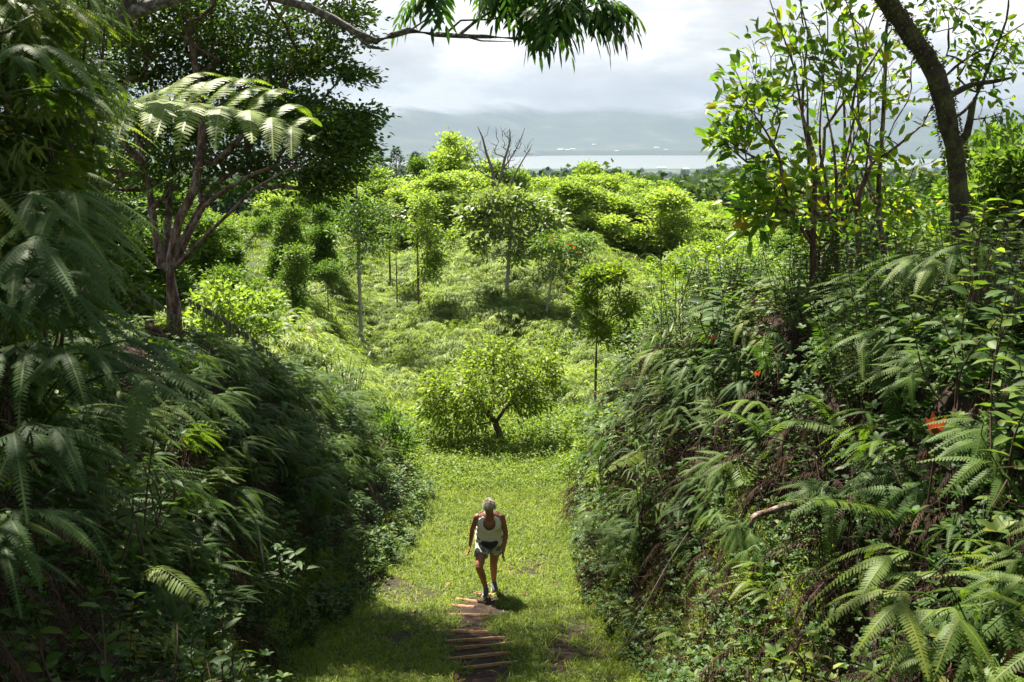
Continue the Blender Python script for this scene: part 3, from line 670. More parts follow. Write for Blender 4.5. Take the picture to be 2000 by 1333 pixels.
# --- big dark multi-stemmed tree, upper left
def dark_tree():
    loc = at(330, 505, 13.0); B = lambda l: [p - loc for p in W(l)]
    st = [(B([(330, 530, 13), (350, 430, 13), (380, 370, 13), (395, 260, 13.2), (385, 150, 13.4), (370, 40, 13.6), (380, -120, 13.8)]), [0.066, 0.054, 0.042, 0.018]),
          (B([(340, 520, 13), (398, 405, 12.8), (440, 370, 12.7), (500, 338, 12.6), (560, 318, 12.6), (610, 285, 12.7)]), [0.048, 0.036, 0.027, 0.012]),
          (B([(335, 520, 13.1), (372, 440, 13.2), (420, 362, 13.4), (482, 318, 13.7), (550, 296, 14), (600, 230, 14.2)]), [0.048, 0.036, 0.024, 0.012]),
          (B([(315, 520, 13.2), (296, 410, 13.4), (288, 330, 13.6), (262, 250, 13.9), (230, 120, 14)]), [0.054, 0.042, 0.030, 0.012]),
          (B([(345, 520, 12.9), (405, 458, 12.6), (445, 420, 12.4), (492, 372, 12.3), (560, 332, 12.3), (640, 312, 12.5)]), [0.036, 0.027, 0.018, 0.009]),
          (B([(325, 520, 13.3), (330, 400, 13.8), (345, 300, 14.2), (440, 150, 14.8), (520, 20, 15), (560, -100, 15)]), [0.060, 0.048, 0.030, 0.012])]
    st.append(([(0, 0, float(terrain(loc[0], loc[1])) - loc[2] - .15), (.01, .01, (float(terrain(loc[0], loc[1])) - loc[2]) * .5), (.0, .0, -.12)], [.13 if loc[0] < 0 else .09, .1 if loc[0] < 0 else .07, .08 if loc[0] < 0 else .06]))
    bl = []
    def b(px, py, Y, rx, rz, ry, w): bl.append((at(px, py, Y) - loc, (rx / 1944 * Y, ry, rz / 1944 * Y), w))
    b(300, 60, 14, 170, 110, 1.5, 5); b(480, 110, 14.4, 130, 110, 1.2, 3.6); b(560, 225, 13.5, 110, 60, 1.0, 2.6); b(655, 290, 13, 70, 75, .8, 2.6); b(655, 55, 13.5, 95, 55, .9, 1.1); b(600, 130, 13.4, 110, 22, .5, .9); b(700, 150, 13.2, 50, 14, .4, .3); b(700, 235, 13.1, 35, 30, .4, .6)
    b(250, 230, 14.3, 160, 150, 1.2, 3); b(440, 330, 13.9, 150, 60, 1.0, 1.8); b(400, 250, 14.8, 190, 70, .8, 3.2); b(640, 360, 13.2, 60, 40, .6, .7); b(430, -160, 14, 330, 190, 2.6, 6); b(200, -60, 14, 160, 200, 2, 4); bl.append((np.array([-2.4, 15.6, 4.2]) - loc, (3.2, 2.8, 1.1), 7))  # last blob is extra crown above the view, added to shade the path
    lf = lambda mb, A, rt: crown_leaves(mb, A, rt, 26, .2, .085, .04, 'leaf', .6, .5, flat=.35)
    return make_tree('broadleaf_tree', loc, st, bl, 2500, lf, M['bark_red'], M['darkleaf'], 'large dark green tree fanning out from several reddish stems behind the fern bank', 'tree', root=(0, 0, .3), tip=.005, seg=.3, shell=.4)
dark_tree()
# --- overhanging lichen-covered limb
def over_tree():
    Y = 6.4; loc = np.array([-4.2, 6.2, float(terrain(-4.2, 6.2)) - .1]); B = lambda l: [p - loc for p in W(l, Y)]
    main = [np.array([0, 0, 0.]), at(-120, 230, 6.2) - loc] + B([(40, 150), (160, 66), (240, 30), (330, 0), (430, -22), (540, -3), (600, 14), (650, 36), (695, 64), (735, 82), (765, 70), (800, 60), (850, 68), (900, 71), (950, 72), (1010, 76), (1070, 66)])
    st = [(main, [.1, .085, .075, .055, .05, .045, .042, .032, .024, .02, .014, .01]), (B([(900, 66), (925, 45), (955, 25), (985, -15)]), [.012, .006]), (B([(870, 66), (900, 40), (960, 38), (1040, 20)]), [.01, .005]),
          (B([(690, 62), (720, 92), (760, 98)]), [.018, .008]), (B([(905, 70), (940, 80), (1000, 82)]), [.008, .004]), (B([(800, 60), (830, 40), (850, 5), (850, -40)]), [.007, .004]),
          (B([(430, -22), (520, -80), (700, -140), (950, -160)]), [.03, .015]), (B([(240, 30), (300, -90), (420, -220)]), [.04, .02])]
    bl = []
    def b(px, py, rx, rz, ry, w): bl.append((at(px, py, Y) - loc, (rx / 1944 * Y, ry, rz / 1944 * Y), w))
    b(1065, 8, 62, 26, .3, .55); b(1175, 14, 48, 14, .25, .3); b(860, -12, 50, 12, .15, .12); b(1060, -45, 110, 20, .4, .7); bl.append((np.array([-2.2, 4.5, 3.4]) - loc, (4.2, 4.2, 1.0), 8)); bl.append((np.array([-4.6, 8.5, 3.6]) - loc, (2.6, 3.0, 1.1), 5)); zc = 1.9 - loc[2]  # the broad blobs are unseen crown overhead, put in for foreground shade
    def lf(mb, A, rt):
        H_ = A[A[:, 2] > zc]; A = A[A[:, 2] <= zc]; crown_leaves(mb, H_, rt, 34, .5, .15, .06, 'rhomb', .8, .4)
        k = 4; P = np.repeat(A, k, 0); D = nrm(nrm(P - A.mean(0)) * [.8, .8, .2] + rdir(len(P)) * .6 + np.array([.35, 0, -.25]))
        compound(mb, P + R.randn(*P.shape) * .02, D, 5, R.uniform(.13, .21, len(P)), .1, .028, 'leaf', .5)
    return make_tree('overhanging_tree', loc, st, bl, 420, lf, M['bark_lichen'], M['overleaf'], 'lichen-spotted limb arching across the sky with drooping feathery leaves at its end', 'tree', root=at(330, 0, Y) - loc, tip=.003, seg=.16, sides=9, wig=.12, shell=.5)
over_tree()
# --- right multi-stemmed tree
def right_tree():
    loc = at(1640, 690, 9.6); B = lambda l: [p - loc for p in W(l)]
    st = [(B([(1637, 700, 9.6), (1650, 615, 9.6), (1668, 549, 9.6), (1678, 510, 9.65), (1675, 433, 9.7), (1677, 385, 9.7), (1696, 333, 9.7), (1703, 319, 9.7)]), [0.041, 0.034, 0.031, 0.020]),
          (B([(1703, 319, 9.7), (1687, 266, 9.9), (1664, 210, 10), (1680, 120, 10), (1660, 20, 10)]), [0.019, 0.014, 0.007]), (B([(1703, 319, 9.7), (1755, 284, 9.6), (1801, 245, 9.6), (1825, 200, 9.6)]), [0.018, 0.012, 0.005]),
          (B([(1587, 640, 9.4), (1586, 500, 9.4), (1590, 430, 9.45), (1590, 305, 9.5), (1580, 270, 9.5), (1567, 225, 9.5), (1569, 150, 9.5), (1579, 70, 9.6), (1560, -10, 9.6)]), [0.031, 0.027, 0.022, 0.014, 0.005]),
          (B([(1602, 640, 9.9), (1605, 548, 9.9), (1608, 503, 9.9), (1629, 468, 9.9), (1622, 433, 9.9), (1612, 400, 9.95), (1598, 350, 10), (1609, 298, 10), (1610, 252, 10), (1650, 196, 10), (1685, 147, 10), (1740, 60, 10)]), [0.031, 0.024, 0.019, 0.008]),
          (B([(1687, 640, 9.8), (1706, 580, 9.8), (1731, 538, 9.8), (1717, 433, 9.9), (1717, 350, 9.9), (1724, 245, 9.9), (1729, 140, 9.9), (1731, 60, 9.9), (1745, -40, 9.9)]), [0.034, 0.031, 0.024, 0.020, 0.008]),
          (B([(1622, 470, 9.6), (1584, 467, 9.5), (1545, 420, 9.4), (1507, 378, 9.3), (1486, 333, 9.3), (1475, 308, 9.3), (1440, 291, 9.2), (1398, 284, 9.2)]), [0.020, 0.018, 0.012, 0.005]),
          (B([(1586, 480, 9.4), (1540, 400, 9.2), (1520, 300, 9.1), (1470, 220, 9.1), (1445, 180, 9.1)]), [0.018, 0.012, 0.005]),
          (B([(1670, 640, 10), (1660, 500, 10.1), (1640, 400, 10.2), (1650, 250, 10.3), (1640, 100, 10.3)]), [0.031, 0.020, 0.007])]
    for q in range(9):
        px0 = R.uniform(1585, 1700); px1 = px0 + R.uniform(-130, 110); py1 = R.uniform(-20, 260); Yq = R.uniform(9.4, 10.3); m = 7
        st.append((B([(px0 + (px1 - px0) * t ** 1.4 + R.randn() * 9, 640 + (py1 - 640) * t, Yq + R.randn() * .05) for t in np.linspace(0, 1, m)]), [R.uniform(.016, .028), .016, .006]))
    st.append(([(0, 0, float(terrain(loc[0], loc[1])) - loc[2] - .15), (.01, .01, (float(terrain(loc[0], loc[1])) - loc[2]) * .5), (.0, .0, -.12)], [.13 if loc[0] < 0 else .09, .1 if loc[0] < 0 else .07, .08 if loc[0] < 0 else .06]))
    bl = []
    def b(px, py, Y, rx, rz, ry, w): bl.append((at(px, py, Y) - loc, (rx / 1944 * Y, ry, rz / 1944 * Y), w))
    b(1590, 110, 9.8, 130, 110, .8, 3.6); b(1470, 200, 9.3, 75, 70, .5, 2.2); b(1480, 400, 9.2, 70, 70, .5, 1.6); b(1580, 420, 9.6, 120, 60, .6, 2); b(1740, 400, 10, 100, 80, .6, 2); b(1430, 270, 9.2, 45, 40, .4, 1.2); b(1680, 300, 9.9, 150, 110, .7, 2.6); b(1520, 360, 9.3, 90, 90, .5, 2.4); b(1720, 130, 10, 110, 120, .7, 2.2); b(1640, -80, 9.9, 170, 70, .9, 2)
    def lf(mb, A, rt): A = A[R.rand(len(A)) < .58]; crown_leaves(mb, A, rt, 4, .11, .15, .064, 'leaf', .9, .5, .12)
    return make_tree('shrubby_tree', loc, st, bl, 900, lf, M['bark_red'], M['rightleaf'], 'thin many-stemmed tree with reddish stems and sparse green, yellow and orange leaves', 'tree', root=(0, 0, .8), tip=.0035, seg=.2, wig=.16, shell=.5)
right_tree()
# --- thick mossy trunk
def mossy_tree():
    loc = at(1875, 600, 8.2); B = lambda l: [p - loc for p in W(l, 8.2)]
    st = [(B([(1876, 640), (1875, 560), (1872, 480), (1874, 420), (1869, 330), (1852, 245), (1835, 170), (1808, 108), (1768, 55), (1715, -25), (1640, -140), (1600, -260)]), [.085, .078, .066, .072, .06, .07, .07, .066, .076, .08, .06, .045]),
          (B([(1866, 290), (1888, 262), (1898, 215), (1905, 190)]), [.035, .03, .02]), (B([(1850, 190), (1900, 165), (1940, 160), (1985, 150)]), [.03, .02, .01]), (B([(1866, 230), (1900, 200), (1935, 120), (1965, 40), (1970, -10)]), [.014, .008]),
          (B([(1835, 160), (1880, 120), (1930, 90), (2010, 40)]), [.012, .006])]
    bl = []
    def b(px, py, rx, rz, ry, w): bl.append((at(px, py, 8.3) - loc, (rx / 1944 * 8.3, ry, rz / 1944 * 8.3), w))
    b(1930, 110, 75, 70, .35, 5); b(1840, 20, 60, 40, .4, 2.5); b(1950, 230, 40, 50, .3, 1.2); bl.append((np.array([2.4, 9.6, 4.1]) - loc, (2.8, 2.6, .9), 9)); bl.append((np.array([4.8, 6.5, 3.4]) - loc, (2.2, 3.0, .9), 6)); zc = 1.9 - loc[2]  # wide blobs out of view overhead are added to dapple the right bank
    def lf(mb, A, rt):
        H_ = A[A[:, 2] > zc]; A = A[A[:, 2] <= zc]; crown_leaves(mb, H_, rt, 30, .42, .16, .07, 'rhomb', .8, .4)
        A = A[R.rand(len(A)) < .6]; crown_leaves(mb, A, rt, 5, .08, .085, .04, 'leaf', .8, .5)
    return make_tree('mossy_tree', loc, st, bl, 420, lf, M['bark_moss'], M['rightleaf'], 'thick leaning mossy trunk with bare twigs at the upper right', 'tree', root=at(1835, 170, 8.2) - loc, tip=.003, seg=.07, sides=18, wig=.14, rough=.16)
mossy_tree()
# --- background trees
def place(px, top, Y, z_extra=0.0):
    x = at(px, 666, Y)[0]; x = (px - 1000) / FPX * (Y * math.cos(PITCH) - terrain(x, Y) * math.sin(PITCH)); z = float(terrain(x, Y)) - .1
    return np.array([x, Y, z]), at(px, top, Y)[2] - z
def proto(px, top, Y, **kw):
    loc, h = place(px, top, Y); return loc, h
def round_tree(name, px, top, Y, wpx, matl, label, cat='tree', group=None, bark='bark_brown', leafL=.2, leafW=.09, natt=260, k=26, rc=.5, trunkfrac=.35, seed=None, shape='rhomb', lump=5, tr=.14, low=0):
    loc, h = place(px, top, Y); rw = wpx / 1944 * Y
    st = [([(0, 0, 0), (R.uniform(-.1, .1) * h * .3, 0, h * trunkfrac), (R.uniform(-.08, .08) * h, 0, h * .7)], [tr, tr * .7, tr * .35])]
    bl = [((0, 0, h * (.42 + trunkfrac / 2)), (rw * .5, rw * .5, h * (1 - trunkfrac) * .36), 2.0)]
    for q in range(lump + 5):
        a = R.rand() * 6.28; zz = R.uniform(trunkfrac + .05, .93); e_ = math.sin(math.pi * min(1, max(.2, (zz - trunkfrac) / (1.06 - trunkfrac)))) ** .6 * R.uniform(.55, 1.15)
        q_ = R.uniform(.6, 1.2); bl.append(((math.cos(a) * rw * .78 * e_, math.sin(a) * rw * .78 * e_, zz * h), (rw * .3 * q_, rw * .3 * q_, h * .075 * q_), q_ ** 2 * .8))
    f = (Y / 50) ** .0
    lf = lambda mb, A, rt: crown_leaves(mb, A, rt, k, rc * f, leafL, leafW, shape, .7, .5)
    return make_tree(name, loc, st, bl, natt, lf, M[bark], M[matl], label, cat, group, tip=.012, seg=.6, shell=.33, sides=6), h
tA, hA = round_tree('feathery_tree', 905, 255, 62, 84, 'light_tree', 'tall rounded light green tree standing just left of the dead tree', natt=330, leafL=.27, leafW=.13, k=44, rc=.36, trunkfrac=.2, lump=9, tr=.2)
tA2, hA2 = round_tree('feathery_tree', 1160, 312, 66, 58, 'light_tree', 'bright green tree whose crown rises highest right of the dead tree', natt=300, leafL=.27, leafW=.13, k=44, rc=.36, trunkfrac=.15, lump=9, tr=.2, group='light green trees along the hill crest')
tB, hB = round_tree('leafy_tree', 990, 300, 64, 60, 'mid_tree', 'mid green tree right behind the bare dead branches', natt=280, leafL=.24, leafW=.12, k=44, rc=.33, trunkfrac=.2, lump=8, tr=.18)
tC, hC = round_tree('dark_tree', 805, 305, 58, 46, 'mid_tree', 'dull green rounded tree on the crest left of the tall light green one', natt=280, leafL=.2, leafW=.1, k=46, rc=.3, trunkfrac=.2, lump=7, tr=.14)
def cp(root, h0, px, top, Y, label, group=None, rz=None, wide=1.0):
    loc, h = place(px, top, Y); s = h / h0
    return dup(root, loc, R.rand() * 6.28 if rz is None else rz, s * wide, label, group, sz=s)
G1 = 'light green trees along the hill crest'
for px, top, Y, rt, lb, wd in [
    (1225, 335, 72, 0, 'light green tree with a flat top right of the highest one', 1), (1300, 352, 78, 1, 'light green crest tree above the dark gap in the slope', 1), (1095, 365, 60, 1, 'low light green tree tucked in below the dead tree', 1.1),
    (1370, 392, 84, 0, 'light green tree in the hazy dip near the pines', 1.1), (1430, 425, 80, 1, 'light green tree half hidden behind the shrubby tree on its right side', 1.1), (1260, 405, 60, 0, 'light green tree in the lower row right of the yellow bush', 1.0),
    (1180, 410, 56, 1, 'light green tree in front of the highest crest tree', 1.0), (1345, 460, 56, 1, 'light green tree low on the slope by the right bank', 1.0), (1120, 395, 54, 0, 'light green tree beside the pale barked tree', .8), (1415, 500, 50, 0, 'lowest light green tree by the shrubby stems', 1.0),
    (1270, 500, 46, 1, 'light green tree just above the grass canes', .8), (735, 330, 56, 1, 'light green tree against the dark tree crown edge', .9), (850, 330, 58, 0, 'light green tree filling the gap beside the rounded one', .8), (1040, 330, 70, 1, 'light green tree on the sea side of the dead tree', .8)]:
    cp((tA, tA2)[rt], (hA, hA2)[rt], px, top, Y, lb, G1, wide=wd)
G2 = 'mid green trees on the hill'
for px, top, Y, rt, lb, wd in [
    (765, 355, 52, 1, 'dull green tree behind the slim pale saplings', 1), (885, 378, 50, 1, 'dark rounded tree above the fern slope', .9), (1215, 430, 52, 0, 'mid green tree behind the yellow bush', 1), (1075, 430, 50, 1, 'mid green tree behind the red-flowering tree', 1.0),
    (1310, 420, 66, 0, 'mid green tree in the middle of the light ones', 1), (560, 380, 34, 0, 'bushy green tree below the dark crown', .9), (620, 395, 38, 1, 'round bright-edged tree above the little lawn', 1.1),
    (440, 430, 30, 1, 'shaded tree behind the reddish stems', 1.2), (500, 400, 42, 0, 'green tree behind the lawn strip', 1.2), (400, 380, 28, 0, 'leafy tree behind the giant fern fronds', 1.1), (1460, 540, 44, 1, 'mid green tree behind the shrubby tree stems', 1), (1560, 470, 40, 0, 'mid green tree glimpsed between the reddish stems', 1.2),
    (1740, 420, 30, 1, 'mid green tree between the thin stems and the mossy trunk', 1.3), (1960, 330, 22, 0, 'mid green tree at the right edge behind the mossy trunk', 1.2), (700, 400, 46, 0, 'mid green tree behind the slender dark trunk', .9),
    (1965, 190, 17, 0, 'tall green tree filling the right edge behind the mossy trunk', 1.1), (1815, 300, 19, 1, 'green tree right behind the mossy trunk', 1.2), (1700, 345, 22, 0, 'green tree showing between the uppermost reddish stems', 1.2), (1900, 270, 21, 0, 'green tree between the mossy trunk and the right edge', 1.2), (300, 360, 24, 1, 'shaded tree far behind the left fern bank', 1.3), (180, 250, 22, 0, 'shaded tree at the upper left behind the ferns', 1.3)]:
    cp((tB, tC)[rt], (hB, hC)[rt], px, top, Y, lb, G2, wide=wd)
def pine(px, top, Y, label, group):
    loc, h = place(px, top, Y); e = tag(empty('pine_tree', loc), label, 'tree', group); mb = MB(); tube(mb, [(0, 0, 0), (0, 0, h * .5), (0, 0, h)], [.16, .1, .02], 6); mb.obj('trunk', M['bark_brown'], e)
    mb = MB(); n = 900; t = R.rand(n) ** .8; z = h * (.25 + .75 * t); r = (1 - t) ** .8 * h * .22 + .1; a = np.floor(R.rand(n) * 9) / 9 * 6.28 + np.floor(t * 14) * 1.3; q = r * R.rand(n) ** .5
    P = np.stack([np.cos(a) * q, np.sin(a) * q, z + q * .25 + R.randn(n) * .08], -1); leaves(mb, P, nrm(np.stack([np.cos(a), np.sin(a), np.full(n, .4)], -1) + R.randn(n, 3) * .5), rdir(n, 1), .5, .16, 'rhomb', .1); mb.obj('crown', M['pine'], e); return e, h
GP = 'dark pines on the skyline'
pA, hP = pine(779, 290, 120, 'tiny dark pine poking up on the skyline left of centre', GP)
for px, top, Y, lb in [(815, 300, 130, 'pine just right of the lone skyline pine'), (1415, 345, 150, 'hazy pine nearest the bay at the right'), (1445, 352, 140, 'hazy pine second from the shrubby tree'), (1475, 330, 150, 'hazy pine partly behind the shrubby tree leaves'), (1395, 372, 160, 'shorter hazy pine in the dip'), (745, 300, 125, 'skyline pine beside the dark crown edge'), (1350, 385, 190, 'hazy pine standing below the plain'), (1268, 350, 210, 'distant hazy pine over the light green crowns')]:
    cp(pA, hP, px, top, Y, lb, GP)
# slender trees on the fern hill
def slim(name, px, base, Y, top, blobs, mat, label, leafL=.17, leafW=.07, natt=110, k=22, rc=.28, tr=.06, bark='bark_brown', shape='rhomb', bend=0.0, group=None, comp=None):
    loc = at(px, base, Y); loc[2] = min(loc[2], float(terrain(loc[0], Y)))-.1; h = at(px, top, Y)[2] - loc[2]
    st = [([(0, 0, 0), (bend * .4, 0, h * .4), (bend, 0, h * .92)], [tr, tr * .8, tr * .3])]
    bl = [(at(b[0], b[1], Y + (b[5] if len(b) > 5 else 0)) - loc, (b[2] / 1944 * Y, b[2] / 1944 * Y, b[3] / 1944 * Y), b[4]) for b in blobs]
    lf = comp or (lambda mb, A, rt: crown_leaves(mb, A, rt, k, rc, leafL, leafW, shape, .7, .5, .35))
    return make_tree(name, loc, st, bl, natt, lf, M[bark], M[mat], label, 'tree', group, tip=.008, seg=.4, wig=.12, shell=.5, root=(0, 0, h * .3))
slim('slender_tree', 705, 640, 34, 300, [(715, 330, 30, 28, 1.3), (700, 400, 40, 24, 1.5), (690, 445, 48, 22, 1.6), (725, 480, 40, 26, 1.5), (745, 420, 30, 20, .8), (690, 510, 30, 20, .9)], 'mid_tree', 'slender tree with a long trunk and tiered light foliage, left on the hill', tr=.075, bark='bark_pale', k=24)
slim('slender_tree', 817, 570, 37, 368, [(830, 400, 30, 28, 1.5), (825, 445, 34, 26, 1.5), (848, 490, 28, 30, 1.6), (835, 530, 26, 24, 1), (880, 460, 18, 18, .5)], 'light_tree', 'narrow bright green tree with foliage hanging down its thin trunk', tr=.05, k=34)
slim('umbrella_tree', 985, 625, 38, 382, [(950, 405, 40, 14, 1.4), (1025, 400, 42, 14, 1.4), (1068, 430, 26, 12, .8), (918, 425, 26, 12, .8), (990, 445, 60, 16, 1.2), (985, 385, 30, 10, .5), (1045, 470, 40, 14, .8), (940, 478, 34, 12, .6), (1005, 505, 26, 12, .4)], 'pale_tree', 'tree with a pale trunk and broad pale silvery leaves in the middle of the hill', tr=.1, bark='bark_pale', k=26, leafL=.3, leafW=.13, rc=.34, bend=.35, natt=130)
slim('sapling', 1052, 610, 38, 470, [(1050, 500, 14, 14, 1), (1055, 480, 12, 12, 1)], 'mid_tree', 'thin bare-stemmed sapling right of the pale trunk', tr=.035, bark='bark_pale', natt=26, k=14)
slim('sapling', 760, 470, 40, 400, [(755, 410, 26, 12, 1), (770, 430, 26, 12, 1)], 'pale_tree', 'small open sapling with few pale leaves beside the slender tree', tr=.05, natt=40, k=10, leafL=.26, leafW=.11)
slim('sapling', 775, 560, 37, 440, [(775, 450, 14, 14, 1)], 'mid_tree', 'thin sapling between the slender tree and the narrow bright one', tr=.03, natt=20, k=16)
slim('columnar_shrub', 575, 640, 27, 475, [(573, 500, 24, 22, 1.5), (574, 540, 25, 26, 1.8), (578, 585, 20, 26, 1.2)], 'mid_tree', 'vine-clad column of small leaves beside the lawn', tr=.05, natt=110, k=40, leafL=.1, leafW=.05, rc=.2)
# flowering tree
ft = slim('flowering_tree', 1062, 640, 36, 445, [(1070, 480, 30, 24, 1.5), (1110, 490, 34, 24, 1.5), (1140, 470, 26, 20, 1), (1085, 520, 34, 20, 1), (1130, 530, 30, 26, 1)], 'mid_tree', 'open tree dotted with red flowers on the right of the hill', tr=.06, bark='bark_pale', k=22, bend=.5, natt=120)
fl = [(1080, 469), (1112, 479), (1122, 484), (1130, 493), (1107, 516), (1117, 555), (1119, 566)]
for q, (px, py) in enumerate(fl):
    mb = MB(); c = at(px, py, 35.2) - np.array(ft.location); n = 14; D = rdir(n, .4); leaves(mb, np.repeat(c[None], n, 0), D, rdir(n), .065, .04, 'rhomb', .1); mb.obj('flower', M['flower'], ft)
# dead tree
def dead_tree():
    Y = 56; loc = at(1012, 440, Y); B = lambda l: [p - loc for p in W(l, Y)]
    st = [(B([(1012, 440), (1008, 380), (1000, 330), (985, 300), (975, 270), (962, 248)]), [.16, .13, .09, .03]), (B([(1010, 400), (1022, 350), (1035, 310), (1050, 275), (1048, 252)]), [.12, .09, .03]), (B([(1020, 420), (1045, 370), (1070, 330), (1095, 300), (1110, 282)]), [.12, .09, .06, .02]),
          (B([(1004, 350), (960, 330), (935, 300), (925, 285)]), [.07, .04, .02]), (B([(1030, 330), (1060, 300), (1080, 270), (1090, 250)]), [.05, .02])]
    st = [([p * [.72, 1, 1] + [0, 0, 0] for p in a], b) for a, b in st]
    loc = at(970, 440, Y)
    e = tag(empty('dead_tree', loc), 'leafless grey dead tree rising above the green crest', 'tree'); s = Skel()
    for pts, rr in st: s.stem(pts, rr, -1 if not s.P else s.near(pts[0]), .5)
    A = np.vstack([ell(22, at(975 + dx, yy, Y) - loc, (.7, .5, .8)) for dx, yy in [(-28, 290), (0, 262), (25, 270), (50, 290), (-10, 300), (30, 310)]])
    s.grow(A, np.array([0, 0, 1.5]), .4, .2); s.radii(.014); mb = MB(); s.build(mb, 6); mb.obj('trunk', M['bark_dead'], e, smooth=True)
dead_tree()
# small fruit tree in the clearing
def clearing_tree():
    loc = hit(982, 872); Y = loc[1]; loc[2] -= .05; B = lambda l: [p - loc for p in W(l, Y)]
    st = [([np.zeros(3)] + B([(975, 845), (965, 822), (950, 805), (925, 780), (890, 750)]), [.09, .075, .06, .03]), (B([(968, 826), (985, 800), (1010, 780), (1040, 750), (1060, 720)]), [.05, .03, .015]), (B([(955, 810), (960, 770), (965, 720), (960, 680)]), [.05, .03, .015])]
    bl = []
    def b(px, py, rx, rz, w, dy=0): bl.append((at(px, py, Y + dy) - loc, (rx / 1944 * Y, rx / 1944 * Y, rz / 1944 * Y), w))
    b(960, 740, 95, 60, 6); b(870, 765, 65, 42, 2.6); b(1045, 735, 55, 42, 2.2); b(985, 680, 40, 25, 1.2); b(935, 695, 40, 25, 1.0); b(850, 800, 45, 30, 1.2); b(1070, 700, 26, 20, .6); b(920, 800, 60, 26, 1.4); b(1030, 790, 50, 22, .9); b(890, 825, 50, 22, 1.0); b(1050, 770, 50, 30, 1.0); b(850, 740, 30, 24, .6)
    lf = lambda mb, A, rt: crown_leaves(mb, A, rt, 12, .16, .14, .055, 'leaf', .5, .5, .4)
    make_tree('fruit_tree', loc, st, bl, 460, lf, M['bark_brown'], M['central'], 'small rounded yellow-green tree standing alone in the middle of the clearing', 'tree', root=at(965, 822, Y) - loc, tip=.005, seg=.25, shell=.4)
clearing_tree()
slim('yellow_bush', 1165, 660, 22, 515, [(1160, 545, 32, 22, 1.6), (1205, 535, 30, 20, 1.4), (1148, 590, 26, 24, 1), (1215, 600, 34, 26, 1.2), (1175, 640, 36, 30, 1.4), (1225, 660, 34, 30, 1.2)], 'yellow_bush', 'sunlit yellow-green bush with drooping leaves above the right bank', tr=.04, k=26, leafL=.15, leafW=.05, rc=.17, natt=170, shape='leaf')
slim('bush', 1085, 715, 28, 640, [(1085, 665, 14, 16, 1), (1080, 690, 10, 12, 1)], 'yellow_bush', 'small yellowish sapling just behind the clearing tree', tr=.03, natt=24, k=14, leafL=.14, leafW=.05)
for px, base, Y, top, lb in [(500, 600, 25, 545, 'rounded leafy bush at the lawn edge below the column shrub'), (640, 560, 33, 500, 'low green bush on the left hill shoulder'), (440, 590, 22, 520, 'leafy sapling with yellow-green leaves before the lawn')]:
    slim('bush', px, base + 15, Y, top, [(px, (base + top) / 2, (base - top) * .5, (base - top) * .42, 1)], 'mid_tree', lb, tr=.03, natt=70, k=32, leafL=.11, leafW=.05, rc=.18)

# ------------------------------------------------------------------ tree fern, upper left
def tree_fern():
    loc = at(150, 560, 7.4); loc[2] = float(terrain(loc[0], loc[1])) - .1
    e = tag(empty('tree_fern', loc), 'tree fern with one huge arching frond of drooping pale combs', 'fern'); top = at(165, 330, 7.3) - loc
    mb = MB(); tube(mb, resample([(0, 0, 0), top * .5 + [.05, 0, 0], top], .1), .07, 9, .5, .25); mb.obj('trunk', M['bark_moss'], e)
    def fr(pts, **k): mb = MB(); bipinnate(mb, resample([np.array(q) - loc for q in pts], .035), **k); mb.obj('frond', k.get('m', M['treefern']), e)
    fr([at(140, 330, 7.0), at(200, 262, 6.8), at(280, 218, 6.6), at(360, 208, 6.5), at(440, 214, 6.4), at(530, 232, 6.35), at(608, 268, 6.3)], Lp=.85, npairs=14, ll=.13, lw=.026, nl=28, droopf=.6, lift=(1.25, .35))
    fr([at(165, 330, 7.3), at(60, 270, 7.0), at(-60, 290, 6.8)], Lp=.5, npairs=10, ll=.06, lw=.02, nl=22, droopf=.8, lift=(.3, .2))
    fr([at(165, 330, 7.3), at(190, 240, 7.8), at(200, 190, 8.3), at(230, 180, 8.8)], Lp=.5, npairs=9, ll=.06, lw=.02, nl=22, droopf=.8, lift=(.3, .2))
M['treefern'] = leafmat('tree_fern_leaf', [(.1, (.1, .15, .03)), (.5, (.18, .24, .05)), (.93, (.3, .33, .08))], tr=.4, rough=.4, noise=3)
tree_fern()
def fern_obj(name, loc, label, fn, mat, rz=0.0, group=None, cat='fern', stem=None):
    e = tag(empty(name, loc, rz), label, cat, group); fs = fn()
    for part, mbx, mt in fs: mbx.obj(part, mt, e)
    if loc[1] < 15: anchor_stalk(loc, e, M['stem_dark'], .005)
    return e
def fronds(L, mat, n=24, bl=.07, wilt=0.0, part='frond'):
    def f():
        out = []
        for a, l, rise, droop in L:
            mb = MB(); sword_frond(mb, [0, 0, 0], a, l, n, bl, bl * .27 * 24 / n, rise, droop, wilt=wilt); out.append((part, mb, mat))
        return out
    return f
def aimed(pts, n, bl, mat, wilt=0.0, bw=.02, sag=0):
    """one frond along given world points; first point is the root"""
    def f():
        p = resample(pts, .02); p = p - p[0]; t = np.linspace(0, 1, n); i = (t * (len(p) - 1)).astype(int); q = p[i]; Tg = nrm(np.gradient(p, axis=0))[i]
        mb = MB(); tube(mb, p[::3], np.linspace(.005, .0015, len(p[::3])), 4, .97); S = nrm(np.cross(Tg, [0, 0, 1.0])); U = np.cross(S, Tg); v = R.rand()
        k = t > .06
        prof = bl * np.minimum(1, .45 + 3 * t) * (1 - t ** 2.3) ** .7 * (1 - wilt * .55 * R.rand(n)) + .006
        for sg in (-1, 1): leaves(mb, q[k], nrm(S * sg + Tg * .4 - np.array([0, 0, 1.0]) * (.12 + wilt * .8) + R.randn(n, 3) * (.04 + wilt * .5))[k], (U + R.randn(n, 3) * .1)[k], prof[k], bw, 'leaf', .3 + wilt, np.clip(v + R.randn(k.sum()) * .1, 0, 1), fold=.08)
        return [('frond', mb, mat)]
    return f
